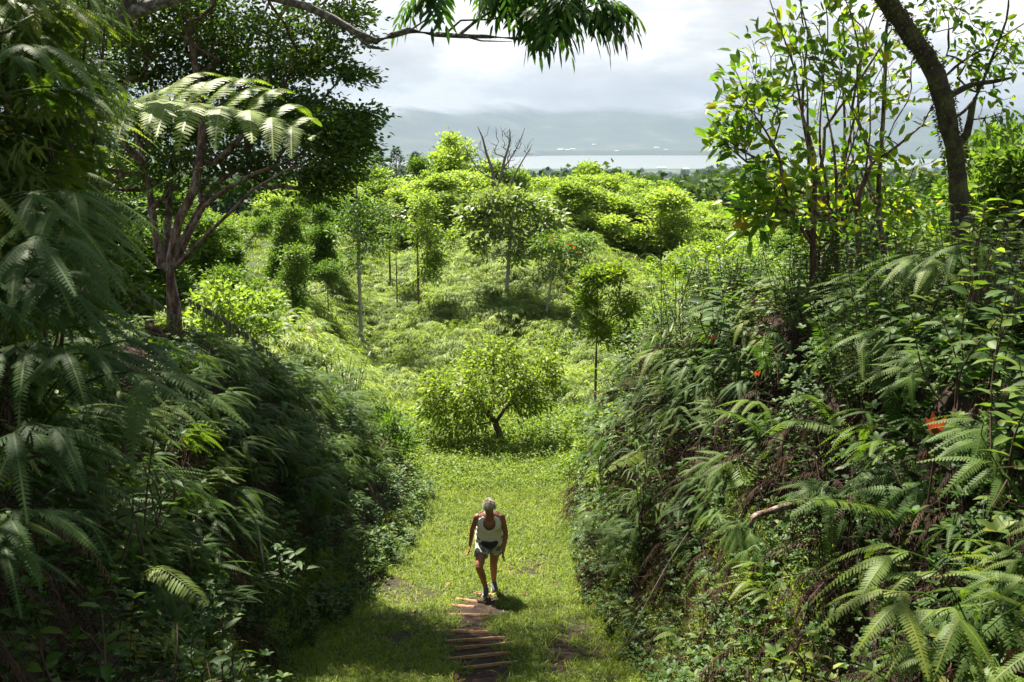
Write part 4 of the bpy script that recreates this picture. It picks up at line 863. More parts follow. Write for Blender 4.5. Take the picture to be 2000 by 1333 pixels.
def lay(pts):
    Ys = [float(np.clip(hit(*p)[1] - .3, 5, 11.5)) for p in pts]; Ys = [(Ys[max(0, i - 1)] + Ys[i] + Ys[min(len(Ys) - 1, i + 1)]) / 3 for i in range(len(Ys))]; return [(p[0], p[1], y) for p, y in zip(pts, Ys)]
fern_obj('fern_frond', at(195, 412, 6.0), 'single bright green frond sticking out below the giant fern', aimed(W([(120, 440), (195, 412), (270, 370), (350, 348)], 6.0), 44, .05, M['fern_yel'], bw=.016), M['fern'])
fern_obj('dead_frond', at(*lay([(265, 560), (320, 600), (390, 655), (450, 720)])[0]), 'withered grey frond trailing down the left bank', aimed(W(lay([(265, 560), (320, 600), (390, 655), (450, 720)])), 60, .065, M['fern_grey'], wilt=.9, bw=.022), M['fern_grey'], cat='dead frond', group='withered fronds on the left bank')
fern_obj('dead_frond', at(*lay([(350, 575), (420, 612), (500, 665), (570, 735)])[0]), 'longer withered frond lying further back down the left bank', aimed(W(lay([(350, 575), (420, 612), (500, 665), (570, 735)])), 66, .08, M['fern_grey'], wilt=.9, bw=.026), M['fern_grey'], cat='dead frond', group='withered fronds on the left bank')
for px, py, Y, lb in [(590, 640, 18, 'arching brownish fern at the left end of the hill'), (545, 620, 19, 'small arching fern above the left bank end')]:
    fern_obj('fern', at(px, py + 10, Y), lb, fronds([(a, R.uniform(.6, 1.0), .9, .9) for a in (-2.2, -1.2, -.3, .6, 1.5, 2.6)], M['fern_yel'], 26, .09), None)
# the slope beyond the crest is crowded with the same light and mid green trees
for q in range(165):
    Y = R.uniform(46, 140); px = R.uniform(1030, 1560) if q < 90 else R.uniform(560, 1060)
    loc, _ = place(px, 300, Y); h = R.uniform(4.5, 7.5) * (1.0 if Y < 80 else 1.25)
    cap = at(px, ip(px, [560, 740, 830, 900, 1050, 1130, 1240, 1350, 1460, 1560], [330, 330, 320, 330, 345, 345, 345, 400, 430, 430]), Y)[2] - loc[2]; h = min(h, cap * R.uniform(.78, 1.06))
    if h < 1.5: continue
    rt, h0 = ((tA, hA), (tA2, hA2), (tB, hB))[R.choice([0, 1, 2], p=[.42, .42, .16])]
    s = h / h0
    dup(rt, loc, R.rand() * 6.28, s * 1.55, 'light green tree crowded among its neighbours on the slope towards the bay' if rt is not tB else 'mid green tree crowded among the light green ones on the slope', 'trees crowded on the far slope' if rt is not tB else 'darker trees crowded on the far slope', sz=s)
# moss and small epiphytes on the thick trunk
for o_ in [o for o in COL.objects if o.name.startswith('mossy_tree')]:
    mb = MB()
    line = resample(W([(1875, 580), (1872, 480), (1874, 420), (1869, 330), (1852, 245), (1835, 170), (1808, 108), (1768, 55), (1715, -25)], 8.2), .02)
    n = 2600; i = (R.rand(n) * len(line)).astype(int); pn = fbm(line[i][:, 2] * 3, i * .02, 210) > .42; v = nrm(R.randn(n, 3) * [1, 1, .15]); n_ = pn.sum()
    leaves(mb, (line[i] + v * .088 - o_.location)[pn], nrm(v + R.randn(n, 3) * .6)[pn], rdir(n_), R.uniform(.015, .04, n_), .014, 'rhomb', .3); mb.obj('moss', M['fern_grey'] if False else M['mossleaf'], o_)

# leafy bushes between the right bank and the hill
bsh = []
front = [(1150, 19.5), (1185, 20.5), (1215, 19.5), (1240, 21), (1170, 22), (1262, 22.5), (1205, 23), (765, 19.5), (735, 20.5), (790, 21.5)]
for mtl in ('light_tree', 'mid_tree', 'yellow_bush'):
    mb = MB(); A = np.vstack([ell(16, (R.uniform(-.7, .7), R.uniform(-.7, .7), R.uniform(.4, 1.5)), (.35, .35, .3), .4) for _ in range(9)])
    sk = Skel(); sk.stem([(0, 0, -.2), (.05, 0, .3), (0, .05, .7)], [.04, .03, .02]); sk.grow(A, np.zeros(3), .25, .15); sk.radii(.004); mt = MB(); sk.build(mt, 5)
    crown_leaves(mb, A, np.zeros(3), 20, .16, .15, .065, 'rhomb', .7, .6, .3)
    e = tag(empty('leafy_bush', (0, 0, 0)), 'x', 'bush'); mt.obj('stem', M['stem_dark'], e); mb.obj('foliage', M[mtl], e); bsh.append(e)
cnt = [0, 0, 0]
for q in range(60 + len(front)):
    Y = R.uniform(20, 46); px = R.uniform(1120, 1800) if q < 52 else R.uniform(420, 640)
    if q >= 60: px, Y = front[q - 60]
    loc, _ = place(px, 400, Y)
    if q < 60 and loc[0] < foot_r(Y) + .8 and loc[0] > crest_l(Y) + .3: continue
    if q < 52 and px < 1250 and Y < 34: continue
    k = R.choice([0, 1, 2], p=[.5, .35, .15]); s_ = R.uniform(.8, 1.7) if q < 60 else R.uniform(.45, .75)
    lab = ('light green leafy bush' , 'darker green leafy bush', 'yellow-green leafy bush')[k] + (' in the scrub beyond the right bank' if q < 52 else ' on the left shoulder of the hill'); gp = ('light', 'dark', 'yellow')[k] + ' bushes ' + ('beyond the right bank' if q < 52 else 'on the left shoulder')
    if q >= 60: k = q % 2; lab = ('light green', 'darker green')[k] + ' low bush at the clearing edge by the ' + ('right' if px > 1000 else 'left') + ' bank end'; gp = ('light', 'dark')[k] + ' low bushes at the clearing edge, ' + ('right' if px > 1000 else 'left')
    if cnt[k] == 0: e = bsh[k]; e.location = loc; e.scale = (s_, s_, s_); tag(e, lab, group=gp)
    else: dup(bsh[k], loc, R.rand() * 6.28, s_, lab, gp)
    cnt[k] += 1

# ------------------------------------------------------------------ undergrowth
def bankcond(side, lo=.02):
    def f(x, y, nn):
        if side == 'l': t = (foot_l(y) - x) / (foot_l(y) - crest_l(y))
        else: t = (x - foot_r(y)) / (crest_r(y) - foot_r(y))
        return (t > lo) & (t < 3.2) & (y < ip(t, [0, 1, 2, 3], [19, 22, 26, 26]))
    return f
def tpar(side, x, y): return (foot_l(y) - x) / (foot_l(y) - crest_l(y)) if side == 'l' else (x - foot_r(y)) / (crest_r(y) - foot_r(y))
indiv = {'fork': [], 'herb': [], 'sword': []}
nproto = {}
for fam, nm, lst in (('fork', 'fern', TP['fork'] + TP['forkd']), ('sword', 'sword_fern', TP['sword']), ('herb', 'leafy_herb', TP['herb'])):
    nproto[fam] = lst
def zone(P):
    u, v, d = proj(P)
    side = 'left' if u < 1000 else 'right'
    hgt = ('crest' if v < 560 else 'upper part' if v < 800 else 'middle' if v < 1050 else 'foot')
    return side, hgt
ZL = {'fork': ('dark green fork-branched fern', 'fork-branched ferns'), 'sword': ('fern with single comb-like fronds', 'comb-leaved ferns'), 'herb': ('low herb with paired glossy leaves', 'leafy herbs')}
def put(fam, P, rot, scl, idx):
    src = nproto[fam][idx]; o = src.copy(); o.name = {'fork': 'fern', 'sword': 'sword_fern', 'herb': 'leafy_herb'}[fam]
    COL.objects.link(o); o.location = P; o.rotation_euler = rot; o.scale = (scl,) * 3
    s, h = zone(P); tag(o, '%s on the %s of the %s bank' % (ZL[fam][0], h, s), 'fern' if fam != 'herb' else 'herb', '%s, %s of the %s bank' % (ZL[fam][1], h, s))
def split(name, fam, P, nn, rot, scl, idx, nind, label):
    u, v, d = proj(P); vis = (u > 0) & (u < 2000) & (v > 0) & (v < 1380)
    size = np.where(vis, scl / d, 0); order = np.argsort(-size)[:nind]; order = [i for i in order if size[i] > 0]
    m = np.ones(len(P), bool); m[order] = False
    for i in order: put(fam, P[i], rot[i], scl[i], int(idx[i]))
    scatter(name, P[m], rot[m], scl[m], nproto[fam], idx[m], label)
def clearcam(P, r):
    u, v, d = proj(P); q = np.linalg.norm(P, axis=1); return (q > r) | ((q > .55) & ((u < -420) | (u > 2420) | (d < .15)) & (np.abs(P[:, 0]) > 1.0))
for side, box in (('l', (-9, -.6, -1, 24)), ('r', (.6, 11, -1, 24))):
    c = bankcond(side, .1); sd_ = 'left' if side == 'l' else 'right'
    # forked ferns
    n = NF[0] if side == 'l' else NF[1]
    P, nn = sample(n, *box, c); k = clearcam(P, 1.55); P, nn = P[k], nn[k]
    t = tpar(side, P[:, 0], P[:, 1]); patch = fbm(P[:, 0] * .8, P[:, 1] * .8 + P[:, 2], 140)
    u, v, dd = proj(P); brown = np.hypot((u - 260) / 120, (v - 800) / 150) < 1
    if side == 'l': keep = R.rand(len(P)) < np.where(brown, .25, 1) * np.clip(sm(.2, .65, t) * (1.0 - .75 * sm(.5, .62, patch)), .06, 1)
    else: keep = R.rand(len(P)) < np.clip(sm(.3, .8, t) * .75 * sm(.35, .6, patch), .3 * sm(.25, .55, t) + .05, 1)
    P, nn = P[keep], nn[keep]
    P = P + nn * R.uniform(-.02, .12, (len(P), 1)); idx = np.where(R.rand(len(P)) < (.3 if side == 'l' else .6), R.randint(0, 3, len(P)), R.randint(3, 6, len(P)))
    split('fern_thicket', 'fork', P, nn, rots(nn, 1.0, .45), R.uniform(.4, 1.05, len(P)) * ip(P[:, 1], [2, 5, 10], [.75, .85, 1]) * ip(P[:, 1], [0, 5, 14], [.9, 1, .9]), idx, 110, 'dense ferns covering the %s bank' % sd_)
    # sword ferns
    P, nn = sample(900 if side == 'l' else 3600, *box, c); k = clearcam(P, 1.55) & (fbm(P[:, 0] * 1.3, P[:, 1] * 1.3, 150) > .48); P, nn = P[k], nn[k]
    split('comb_fern_thicket', 'sword', P + nn * .03, nn, rots(nn, .7, .3), R.uniform(.45, 1.0, len(P)) * ip(P[:, 1], [2, 5, 10], [.5, .68, 1]), (R.rand(len(P)) < .35).astype(int), 60, 'comb-leaved ferns scattered over the %s bank' % sd_)
    # herbs
    P, nn = sample(14000 if side == 'l' else 24000, *box, bankcond(side, -.02)); k = clearcam(P, 1.35); t = tpar(side, P[:, 0], P[:, 1])
    if side == 'l': k &= R.rand(len(P)) < np.clip(1.1 - .9 * sm(.3, .9, t), .35, 1)
    else: k &= R.rand(len(P)) < np.clip(.95 - .3 * sm(.2, 1, t), .2, 1)
    P, nn = P[k], nn[k]
    split('herb_thicket', 'herb', P, nn, eulers(down_az(nn), R.uniform(-.5, .1, len(P)) * np.hypot(nn[:, 0], nn[:, 1]), R.uniform(-.2, .2, len(P))), R.uniform(.5, 1.05, len(P)), R.choice([0, 1, 1, 2], len(P)), 70, 'glossy-leaved herbs between the ferns of the %s bank' % sd_)
    # dead fern litter
    P, nn = sample(5000 if side == 'l' else 9000, *box, bankcond(side, .15)); u, v, d = proj(P); pt = fbm(P[:, 0] * .7 + 9, P[:, 1] * .7, 160)
    if side == 'l': k = ((np.hypot((u - 260) / 130, (v - 800) / 170) < 1) | (pt > .58))
    else: k = (pt > .36)
    k &= clearcam(P, 1.35); P, nn = P[k], nn[k]
    scatter('dead_fern_tangle', P + nn * R.uniform(.02, .2, (len(P), 1)), rots(nn, 1.0, .5), R.uniform(.5, 1.1, len(P)), TP['dead'], None, 'brown dead fern stalks tangled on the %s bank' % sd_)
# bright herbs / bushes behind the right bank crest, and low plants along the verge
P, nn = sample(5200, 1.2, 13, 14, 30, lambda x, y, n: (x > foot_r(y) + .4)); scatter('bush_cover', P, rots(nn, 1, .2), R.uniform(.9, 2.2, len(P)), TP['cover'] + TP['herb'], None, 'sunlit leafy scrub behind the right bank')
# ------------------------------------------------------------------ hill thicket
def hillc(x, y, n):
    lawn = (x < -8.2 - .12 * (y - 42)) & (y > 33)
    return ~lawn & (y > 27.5 - .25 * x) & (y < 120)
P, nn = sample(52000, -22, 34, 22, 120, lambda x, y, n: hillc(x, y, n) | ((x < foot_l(y) - .6) & (y > 21) & ~((x < -8.2 - .12 * (y - 42)) & (y > 33))))
print('hill', len(P))
P2, nn2 = sample(70000, -15, 9, 24, 50, lambda x, y, n: hillc(x, y, n) | ((x < foot_l(y) - .6) & ~((x < -8.2 - .12 * (y - 42)) & (y > 33)))); P = np.vstack([P, P2]); nn = np.vstack([nn, nn2])
scatter('hill_thicket', P + [0, 0, .05], rots(nn, .8, .3), R.uniform(.6, 1.25, len(P)) * ip(P[:, 1], [40, 60, 120], [1, 1.4, 2.6]), TP['spray'], None, 'dense drooping green thicket covering the mounded hillside')
# ------------------------------------------------------------------ clearing cover + grass
def clearing(x, y, n): return (x > foot_l(y) - .5) & (x < foot_r(y) + .8)
P, nn = sample(9000, -6, 7, 18.6, 32, lambda x, y, n: clearing(x, y, n) & (fbm(x * .6, y * .6, 170) + .16 * (y > 19.5) - .3 * ((y > 26)) > .4))
scatter('ground_cover', P, rots(nn, 3, .2), R.uniform(.6, 1.4, len(P)) * (1 + .8 * np.exp(-((P[:, 1] - 23.5) / 2.2) ** 2)), TP['cover'], None, 'bright low leafy ground cover in the clearing')
P, nn = sample(150000, -5.5, 4, 5.5, 33, lambda x, y, n: clearing(x, y, n)); d = dirtmask(P[:, 0], P[:, 1]); k = R.rand(len(P)) > d * .97 + .06; P, nn = P[k], nn[k]
far_ = P[:, 1]
tl_ = tpar('l', P[:, 0], P[:, 1]); 
scatter('grass', P, eulers(R.rand(len(P)) * 6.28, R.uniform(-.2, .2, len(P)), R.uniform(-.2, .2, len(P))), R.uniform(.7, 1.25, len(P)) * ip(far_, [6, 12, 18, 24, 32], [.95, 1, 1.25, 2.0, 2.6]), TP['grass'], None, 'short green grass on the path and in the clearing')
P, nn = sample(7000, -7, 6, 6, 33, lambda x, y, n: clearing(x, y, n) & ((x < foot_l(y) + .5) | (y > 17.5) | (fbm(x * 1.4, y * 1.4, 180) > .62) | (R.rand(len(x)) < .3)) & (dirtmask(x, y) < .15))
scatter('long_grass', P, eulers(R.rand(len(P)) * 6.28, R.uniform(-.3, .3, len(P)), R.uniform(-.3, .3, len(P))), R.uniform(.5, 1.15, len(P)) * ip(P[:, 1], [8, 14, 20, 32], [.36, .5, 1.0, 1.6]), TP['tall'], None, 'longer grass along the verge of the path')
P, nn = sample(1500, -3, 3, 6, 19, lambda x, y, n: clearing(x, y, n)); scatter('leaf_litter', P + [0, 0, .01], rots(nn, 3, .2), R.uniform(.4, .9, len(P)), TP['straw'], None, 'dry straw and small dead leaves lying in the grass')
P, nn = sample(14000, 0.6, 3.2, 5.5, 16, lambda x, y, n: (tpar('r', x, y) > -.12) & (tpar('r', x, y) < .45)); scatter('moss', P, rots(nn, 3, .4), R.uniform(.6, 1.3, len(P)), TP['moss'] + [TP['grass'][2]], None, 'moss and fine grass creeping up the foot of the right bank')
P, nn = sample(9000, -26, -7, 30, 62, lambda x, y, n: (x < -7.8 - .12 * (y - 42)) & (y > 31)); scatter('lawn_grass', P, eulers(R.rand(len(P)) * 6.28, 0 * P[:, 0], 0 * P[:, 0]), R.uniform(1, 1.6, len(P)) * 2.6, TP['grass'][2:], None, 'short mown grass of the little lawn on the hill')
# far wood on the plain
far_t = []
for q in range(3):
    mb = MB(); n = 1100; c_ = ell(16, (0, 0, 6), (3.4, 3.4, 3.6), .4); P = np.repeat(c_, n // 16 + 1, 0)[:n] + R.randn(n, 3) * .75; leaves(mb, P, rdir(n), rdir(n, 1), .9, .6, 'rhomb', .1); far_t.append(bpy.data.objects.new('far_tree_source', mb.mesh('far_tree_source', M['far_tree'])))
n = 9000; y = 140 * np.exp(R.rand(n) * math.log(4200 / 140.)); x = R.uniform(-.56, .56, n) * y; k = (fbm(x / 90, y / 90, 190) > .38) | (R.rand(n) < .2); x, y = x[k], y[k]
scatter('far_wood', np.stack([x, y, terrain(x, y) - .5], -1), eulers(R.rand(len(x)) * 6.28, 0 * x, 0 * x), R.uniform(.7, 1.5, len(x)) * ip(y, [140, 1200, 4000], [.8, 1.4, 2.2]), far_t, None, 'far hazy wood on the slope down to the bay')
# tiny pale buildings by the far shore
hb = empty('house', (0, 0, 0)); mb = MB()
def boxm(mb, c, s, val=.5):
    c = np.array(c, float); s = np.array(s, float) / 2; V = np.array([[i, j, k] for i in (-1, 1) for j in (-1, 1) for k in (-1, 1)]) * s + c
    mb.add(V, [[0, 1, 3, 2], [4, 6, 7, 5], [0, 4, 5, 1], [2, 3, 7, 6], [0, 2, 6, 4], [1, 5, 7, 3]], val)
boxm(mb, (0, 0, 4), (60, 18, 9)); mb.obj('wall', plain('white_wall', (.8, .79, .75), .7), hb); mb = MB()
mb.add([[-31, -10, 8.6], [31, -10, 8.6], [31, 10, 8.6], [-31, 10, 8.6], [-28, 0, 13], [28, 0, 13]], [[0, 1, 5, 4], [2, 3, 4, 5]]); mb.add([[-31, -10, 8.6], [-31, 10, 8.6], [-28, 0, 13]], [[0, 1, 2]]); mb.add([[31, -10, 8.6], [31, 10, 8.6], [28, 0, 13]], [[0, 1, 2]]); mb.obj('roof', plain('grey_roof', (.6, .6, .6), .6), hb)
spots = [(1095, 300, 9900), (1108, 300, 9900), (1118, 299, 10100), (1204, 302, 9900), (1282, 291, 10300), (1300, 300, 9950), (1160, 283, 10600), (1400, 331, 6800), (1382, 337, 6300), (1425, 340, 6200), (1340, 333, 6600), (1292, 330, 6900)]
for q, (px, py, Y) in enumerate(spots):
    p = at(px, py, Y); z = float(mount(np.array(p[0]), np.array(Y * 1.0))) if Y > 9000 else float(terrain(p[0], Y)); z = max(z, -332) - 1
    lab = 'tiny white building on the hazy shore across the bay'if Y > 9000 else 'tiny pale building on the hazy plain this side of the bay'
    gp = 'white buildings across the bay' if Y > 9000 else 'pale buildings on the near shore'
    if q == 0: hb.location = (p[0], Y, z); hb.rotation_euler = (0, 0, .2); tag(hb, lab, 'house', gp)
    else: dup(hb, (p[0], Y, z), R.uniform(-.4, .4), R.uniform(.5, 1.2), lab, gp)
# ------------------------------------------------------------------ hero plants
def seat(px, py, Y, out=.3):
    h = hit(px, py); return min(Y, h[1] - out) if h[1] < 40 else Y
def adj(pts, out=.25):
    dY = min(seat(p[0], p[1], p[2], out) - p[2] for p in pts); return [(p[0], p[1], p[2] + dY) for p in pts]
def multi_fork(name, loc, label, specs, mat, rz=0, group=None, s=1.0, n=24):
    e = tag(empty(name, loc, rz), label, 'fern', group)
    for az, ss, up, dep in specs:
        mb = MB(); forked_frond(mb, [R.uniform(-.05, .05), 0, 0], az, s * ss, n, up, dep); mb.obj('frond', mat, e)
    anchor_stalk(loc, e, M['stem_dark'])
    return e
multi_fork('fern', at(1900, 1290, 3.2), 'big bright yellow-green forked fern filling the bottom right corner', [(-2.5, 1.0, 1.5, 2), (-1.9, 1.1, 1.0, 2), (-1.3, 1.15, 1.5, 2), (3.1, 1.1, .9, 2), (2.4, 1.0, 1.2, 2), (-2.9, .9, .5, 2), (-1.7, .8, .4, 2), (.3, .9, 1.2, 2)], M['fern_yel'], s=.78)
multi_fork('fern', at(1880, 600, 6.5), 'light forked fern spreading in front of the mossy trunk base', [(-2.2, 1.2, .9, 2), (-1.5, 1.3, 1.1, 2), (3.0, 1.1, .8, 2), (2.2, 1, 1, 2), (-2.8, 1.1, 1.3, 2)], M['fern'], s=1.0)
multi_fork('fern', at(1790, 740, 6.2), 'forked fern with long pale combs right of the reddish stems', [(-2.4, 1.1, 1.1, 2), (-1.7, 1.2, .9, 2), (2.9, 1.0, .6, 2)], M['fern_yel'], s=.9)
multi_fork('fern', at(1390, 760, 11), 'pale forked fern on top of the near end of the right bank', [(-2.4, 1.3, 1.1, 2), (-1.6, 1.4, .9, 2), (2.9, 1.2, .8, 2), (-.9, 1.2, 1, 2)], M['fern_yel'])
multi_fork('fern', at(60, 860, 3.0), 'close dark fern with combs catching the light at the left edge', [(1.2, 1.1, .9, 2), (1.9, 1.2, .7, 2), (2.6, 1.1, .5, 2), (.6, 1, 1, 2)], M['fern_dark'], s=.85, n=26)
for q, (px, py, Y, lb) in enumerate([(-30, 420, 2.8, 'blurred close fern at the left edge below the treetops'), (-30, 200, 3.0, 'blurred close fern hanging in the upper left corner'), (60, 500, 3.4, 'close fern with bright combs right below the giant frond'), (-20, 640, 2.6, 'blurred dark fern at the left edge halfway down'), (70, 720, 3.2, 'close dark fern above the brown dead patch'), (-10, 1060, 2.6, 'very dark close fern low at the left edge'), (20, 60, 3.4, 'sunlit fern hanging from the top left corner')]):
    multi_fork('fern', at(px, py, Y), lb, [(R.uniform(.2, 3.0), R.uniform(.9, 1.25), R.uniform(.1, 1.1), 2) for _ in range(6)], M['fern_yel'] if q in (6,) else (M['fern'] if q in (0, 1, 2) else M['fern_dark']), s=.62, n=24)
HF = [('sword_fern', [(1790, 1010, 5.9), (1690, 985, 5.6), (1590, 975, 5.4), (1508, 984, 5.3)], 46, .09, 'fern_yel', 'lit comb frond reaching left over the bare root'),
      ('sword_fern', [(1490, 850, 7.4), (1540, 822, 7.2), (1610, 830, 7.0), (1685, 868, 6.8)], 44, .1, 'fern', 'glossy arching frond below the reddish stems'),
      ('sword_fern', [(1500, 852, 7.6), (1450, 815, 7.5), (1400, 800, 7.4), (1358, 806, 7.3)], 34, .09, 'fern_yel', 'pale frond arching left above the dark gap'),
      ('sword_fern', [(1640, 830, 7.3), (1610, 790, 7.2), (1570, 770, 7.1), (1530, 790, 7.0)], 34, .1, 'fern_yel', 'sunlit frond right under the fork of the bank'),
      ('sword_fern', [(1690, 720, 7.6), (1720, 730, 7.4), (1745, 780, 7.2), (1750, 850, 7.1)], 36, .1, 'fern', 'drooping frond hanging down beside the stems'),
      ('sword_fern', [(1585, 740, 7.8), (1600, 690, 7.7), (1600, 640, 7.6), (1575, 618, 7.4)], 36, .075, 'fern', 'upright fern frond in front of the reddish stems'),
      ('sword_fern', [(1620, 740, 7.8), (1640, 690, 7.8), (1630, 650, 7.7), (1600, 625, 7.7)], 36, .1, 'fern', 'second upright frond just right of the first one'),
      ('sword_fern', [(1500, 720, 8.2), (1490, 680, 8.1), (1510, 650, 8.0), (1545, 690, 7.9)], 30, .1, 'fern_dark', 'dark curved frond left of the reddish stems'),
      ('sword_fern', [(1440, 900, 7.2), (1455, 940, 7.0), (1480, 900, 7.0), (1500, 880, 6.9)], 30, .08, 'fern_yel', 'yellowish frond above the leafy herbs on the right bank'),
      ('sword_fern', [(1250, 880, 10), (1225, 895, 9.7), (1205, 905, 9.5), (1185, 922, 9.4)], 30, .13, 'fern_yel', 'bright frond catching sun at the dark corner by the path'),
      ('sword_fern', [(1640, 1290, 4.6), (1600, 1250, 4.6), (1560, 1240, 4.5)], 24, .06, 'fern', 'small frond near the bottom of the right bank'),
      ('sword_fern', [(270, 1125, 4.6), (310, 1110, 4.6), (360, 1140, 4.5), (405, 1182, 4.4)], 40, .09, 'fern', 'comb-like frond low on the shaded left bank'),
      ('sword_fern', [(725, 1120, 12), (745, 1105, 11.9), (768, 1098, 11.8)], 24, .12, 'fern_yel', 'little bright frond at the left verge of the path'),
      ('sword_fern', [(150, 870, 3.0), (200, 885, 2.9), (270, 912, 2.9)], 50, .05, 'fern', 'shiny comb frond jutting over the dark hollow on the left')]
for nme, pts, n, bl, mt, lb in HF:
    pts = adj(pts); fern_obj(nme, at(*pts[0]), lb, aimed(W(pts), n, bl, M[mt], bw=bl * .17), None)
# red-leaved sprigs
def sprig(px, py, Y, s, label, up=(0, 0, 1), mat='redleaf', n=5):
    Y = seat(px, py, Y, .35 + .4 * (s > .7)); s = s * 1.0; e = tag(empty('red_leaf_plant', at(px, py, Y)), label, 'plant'); mb = MB(); H = .35 * s; tube(mb, [(0, 0, -H * 1.4), (.01, 0, -H * .4), (0, 0, 0)], [.006, .005, .004], 5, .1); mb.obj('stem', M['stem_dark'], e)
    mb = MB(); a = np.linspace(0, 6.28, n, endpoint=False) + .4; D = np.stack([np.cos(a) * .55, np.sin(a) * .3, np.full(n, 1.0)], -1); leaves(mb, np.zeros((n, 3)), D, np.stack([-np.cos(a) * .3, -np.ones(n), np.full(n, .2)], -1), .17 * s * R.uniform(.8, 1.15, n), .055 * s, 'leaf', .05); mb.obj('leaf_rosette', M[mat], e); anchor_stalk(np.array(e.location) + [0, 0, -.45 * s], e, M['stem_dark'], .004, 'branch'); [setattr(c, 'location', (0, 0, -.45 * s)) for c in e.children if c.name.startswith('branch')]; return e
sprig(1825, 850, 5.6, .75, 'sprig with upright orange-red leaves on the right bank'); sprig(1392, 668, 9.6, .5, 'small dark red sprig left of the reddish stems', mat='redleaf_dark'); sprig(1955, 640, 5.4, .5, 'reddish sprig near the right edge', mat='redleaf_dark'); sprig(1478, 738, 8, .4, 'tiny red leaf tip among the right bank ferns')
# large-leaved shrubs on the right bank
def shrub(px, py, Y, H, label, n=9, leafL=.13, mat='herb', wr=.42, spread=.3, name='leafy_shrub'):
    Y = seat(px, py, Y, .1); p = at(px, py, Y); e = tag(empty(name, p), label, 'shrub'); ms = MB(); ml = MB()
    for q in range(n):
        a = R.rand() * 6.28; b = np.array([R.uniform(-.1, .1), R.uniform(-.1, .1), -.1]); h = H * R.uniform(.6, 1.1); tip = b + np.array([math.cos(a) * spread * R.rand(), math.sin(a) * spread * R.rand(), h]); pts = resample([b, (b + tip) / 2 + R.randn(3) * .04, tip], .05)
        tube(ms, pts, np.linspace(.006, .0025, len(pts)), 4)
        m = max(4, int(h / .05)); i = (np.linspace(.25, 1, m) * (len(pts) - 1)).astype(int); aa = np.arange(m) * 2.4 + R.rand() * 6; D = np.stack([np.cos(aa), np.sin(aa), R.uniform(0, .6, m)], -1)
        leaves(ml, pts[i], D, rdir(m, 3.5), leafL * R.uniform(.7, 1.2, m), leafL * wr, 'leaf', .25)
    ms.obj('stem', M['stem_dark'], e); ml.obj('foliage', M[mat], e); (None if name == 'crest_shrub' else anchor_stalk(p, e, M['stem_dark'], .007, 'branch')); return e
shrub(1390, 640, 9.2, .5, 'plant with a rosette of broad leaves above the red sprig', 4, .2, 'herb', .45, .12)
shrub(1880, 760, 5.0, .75, 'glossy broad-leaved shrub below the mossy trunk', 9, .12); shrub(1960, 900, 4.2, .9, 'dark glossy shrub at the right edge', 10, .12); shrub(1720, 700, 6.2, .5, 'shrub with round shiny leaves between stems and mossy trunk', 8, .1, 'herb', .6)
shrub(1930, 560, 5.6, .6, 'light leafy shrub by the right edge above the red sprig', 8, .1, 'herb_light'); shrub(1560, 1310, 3.9, .28, 'low plant with narrow pale-edged leaves at the bottom right', 5, .09, 'herb_light', .35, .12)
shrub(110, 1320, 2.9, .28, 'broad-leaved plant in the bottom left corner', 5, .1, 'herb', .38, .12); shrub(440, 1330, 4.3, .3, 'leafy plant on the lower left beside the grass', 6, .1, 'herb', .38, .15); shrub(240, 1040, 3.8, .25, 'small round-leaved plant in the dark left hollow', 4, .07, 'herb', .55, .1)
shrub(300, 990, 4.6, .5, 'glossy herb growing from the dead fern patch', 5, .11, 'herb', .3, .15); shrub(560, 1120, 8.6, .35, 'pale drooping epiphyte on the left bank', 5, .17, 'herb', .3, .12)
# crest shrubs of the right bank
cs = []
for k_, (h_, lf_, mt_, wr_) in enumerate([(1.1, .085, 'herb', .4), (.9, .07, 'herb_light', .45), (1.3, .1, 'darkleaf', .38)]):
    cs.append(shrub(1300 + 90 * k_, 660 - 20 * k_, 10.5, h_, 'x', 22, lf_, mt_, wr_, .55, 'crest_shrub'))
kinds = ('green', 'light green', 'dark-leaved')
for q in range(75):
    k_ = q % 3; y = R.uniform(5.2, 16.5); t_ = R.uniform(.75, 1.7); x = float(foot_r(y) + (crest_r(y) - foot_r(y)) * t_); p = np.array([x, y, float(terrain(x, y)) - .05]); u_, v_, d_ = proj(p)
    if u_ > 2100 and q >= 3: continue
    far_end = y > 11; lb = '%s shrub in the tangle along the %s of the right bank crest' % (kinds[k_], 'far end' if far_end else 'near half'); gp = '%s shrubs, %s of the right crest' % (kinds[k_], 'far end' if far_end else 'near half')
    s_ = R.uniform(.6, 1.15) * (.85 if y < 7 else 1)
    if q < 3: cs[k_].location = p; tag(cs[k_], lb, group=gp)
    else: dup(cs[k_], p, R.rand() * 6.28, s_, lb, gp)
# tall cane grasses
def canes(px, py, Y, n, L, label, mat='cane', dx=.3):
    p = at(px, py, Y); p[2] = min(p[2], float(terrain(p[0], Y)) + .3); e = tag(empty('cane_grass', p), label, 'grass clump'); ms = MB(); ml = MB()
    for q in range(n):
        a = R.rand() * 6.28; b = np.array([R.uniform(-dx, dx), R.uniform(-.2, .2), 0]); l = L * R.uniform(.55, 1); ln = R.uniform(.05, .35)
        pts = b + np.linspace(0, 1, 8)[:, None] * np.array([math.cos(a) * ln, math.sin(a) * ln, 1]) * l; tube(ms, pts, .006, 4)
        m = 9; i = R.randint(2, 8, m); aa = R.rand(m) * 6.28; D = np.stack([np.cos(aa) * .8, np.sin(aa) * .8, np.full(m, 1.0)], -1); leaves(ml, pts[i], D, np.stack([-np.cos(aa), -np.sin(aa), np.full(m, .8)], -1), R.uniform(.24, .46, m) * L, .018 * L, 'blade', .8)
    ms.obj('stalk', M['litter'], e); ml.obj('blades', M[mat], e)
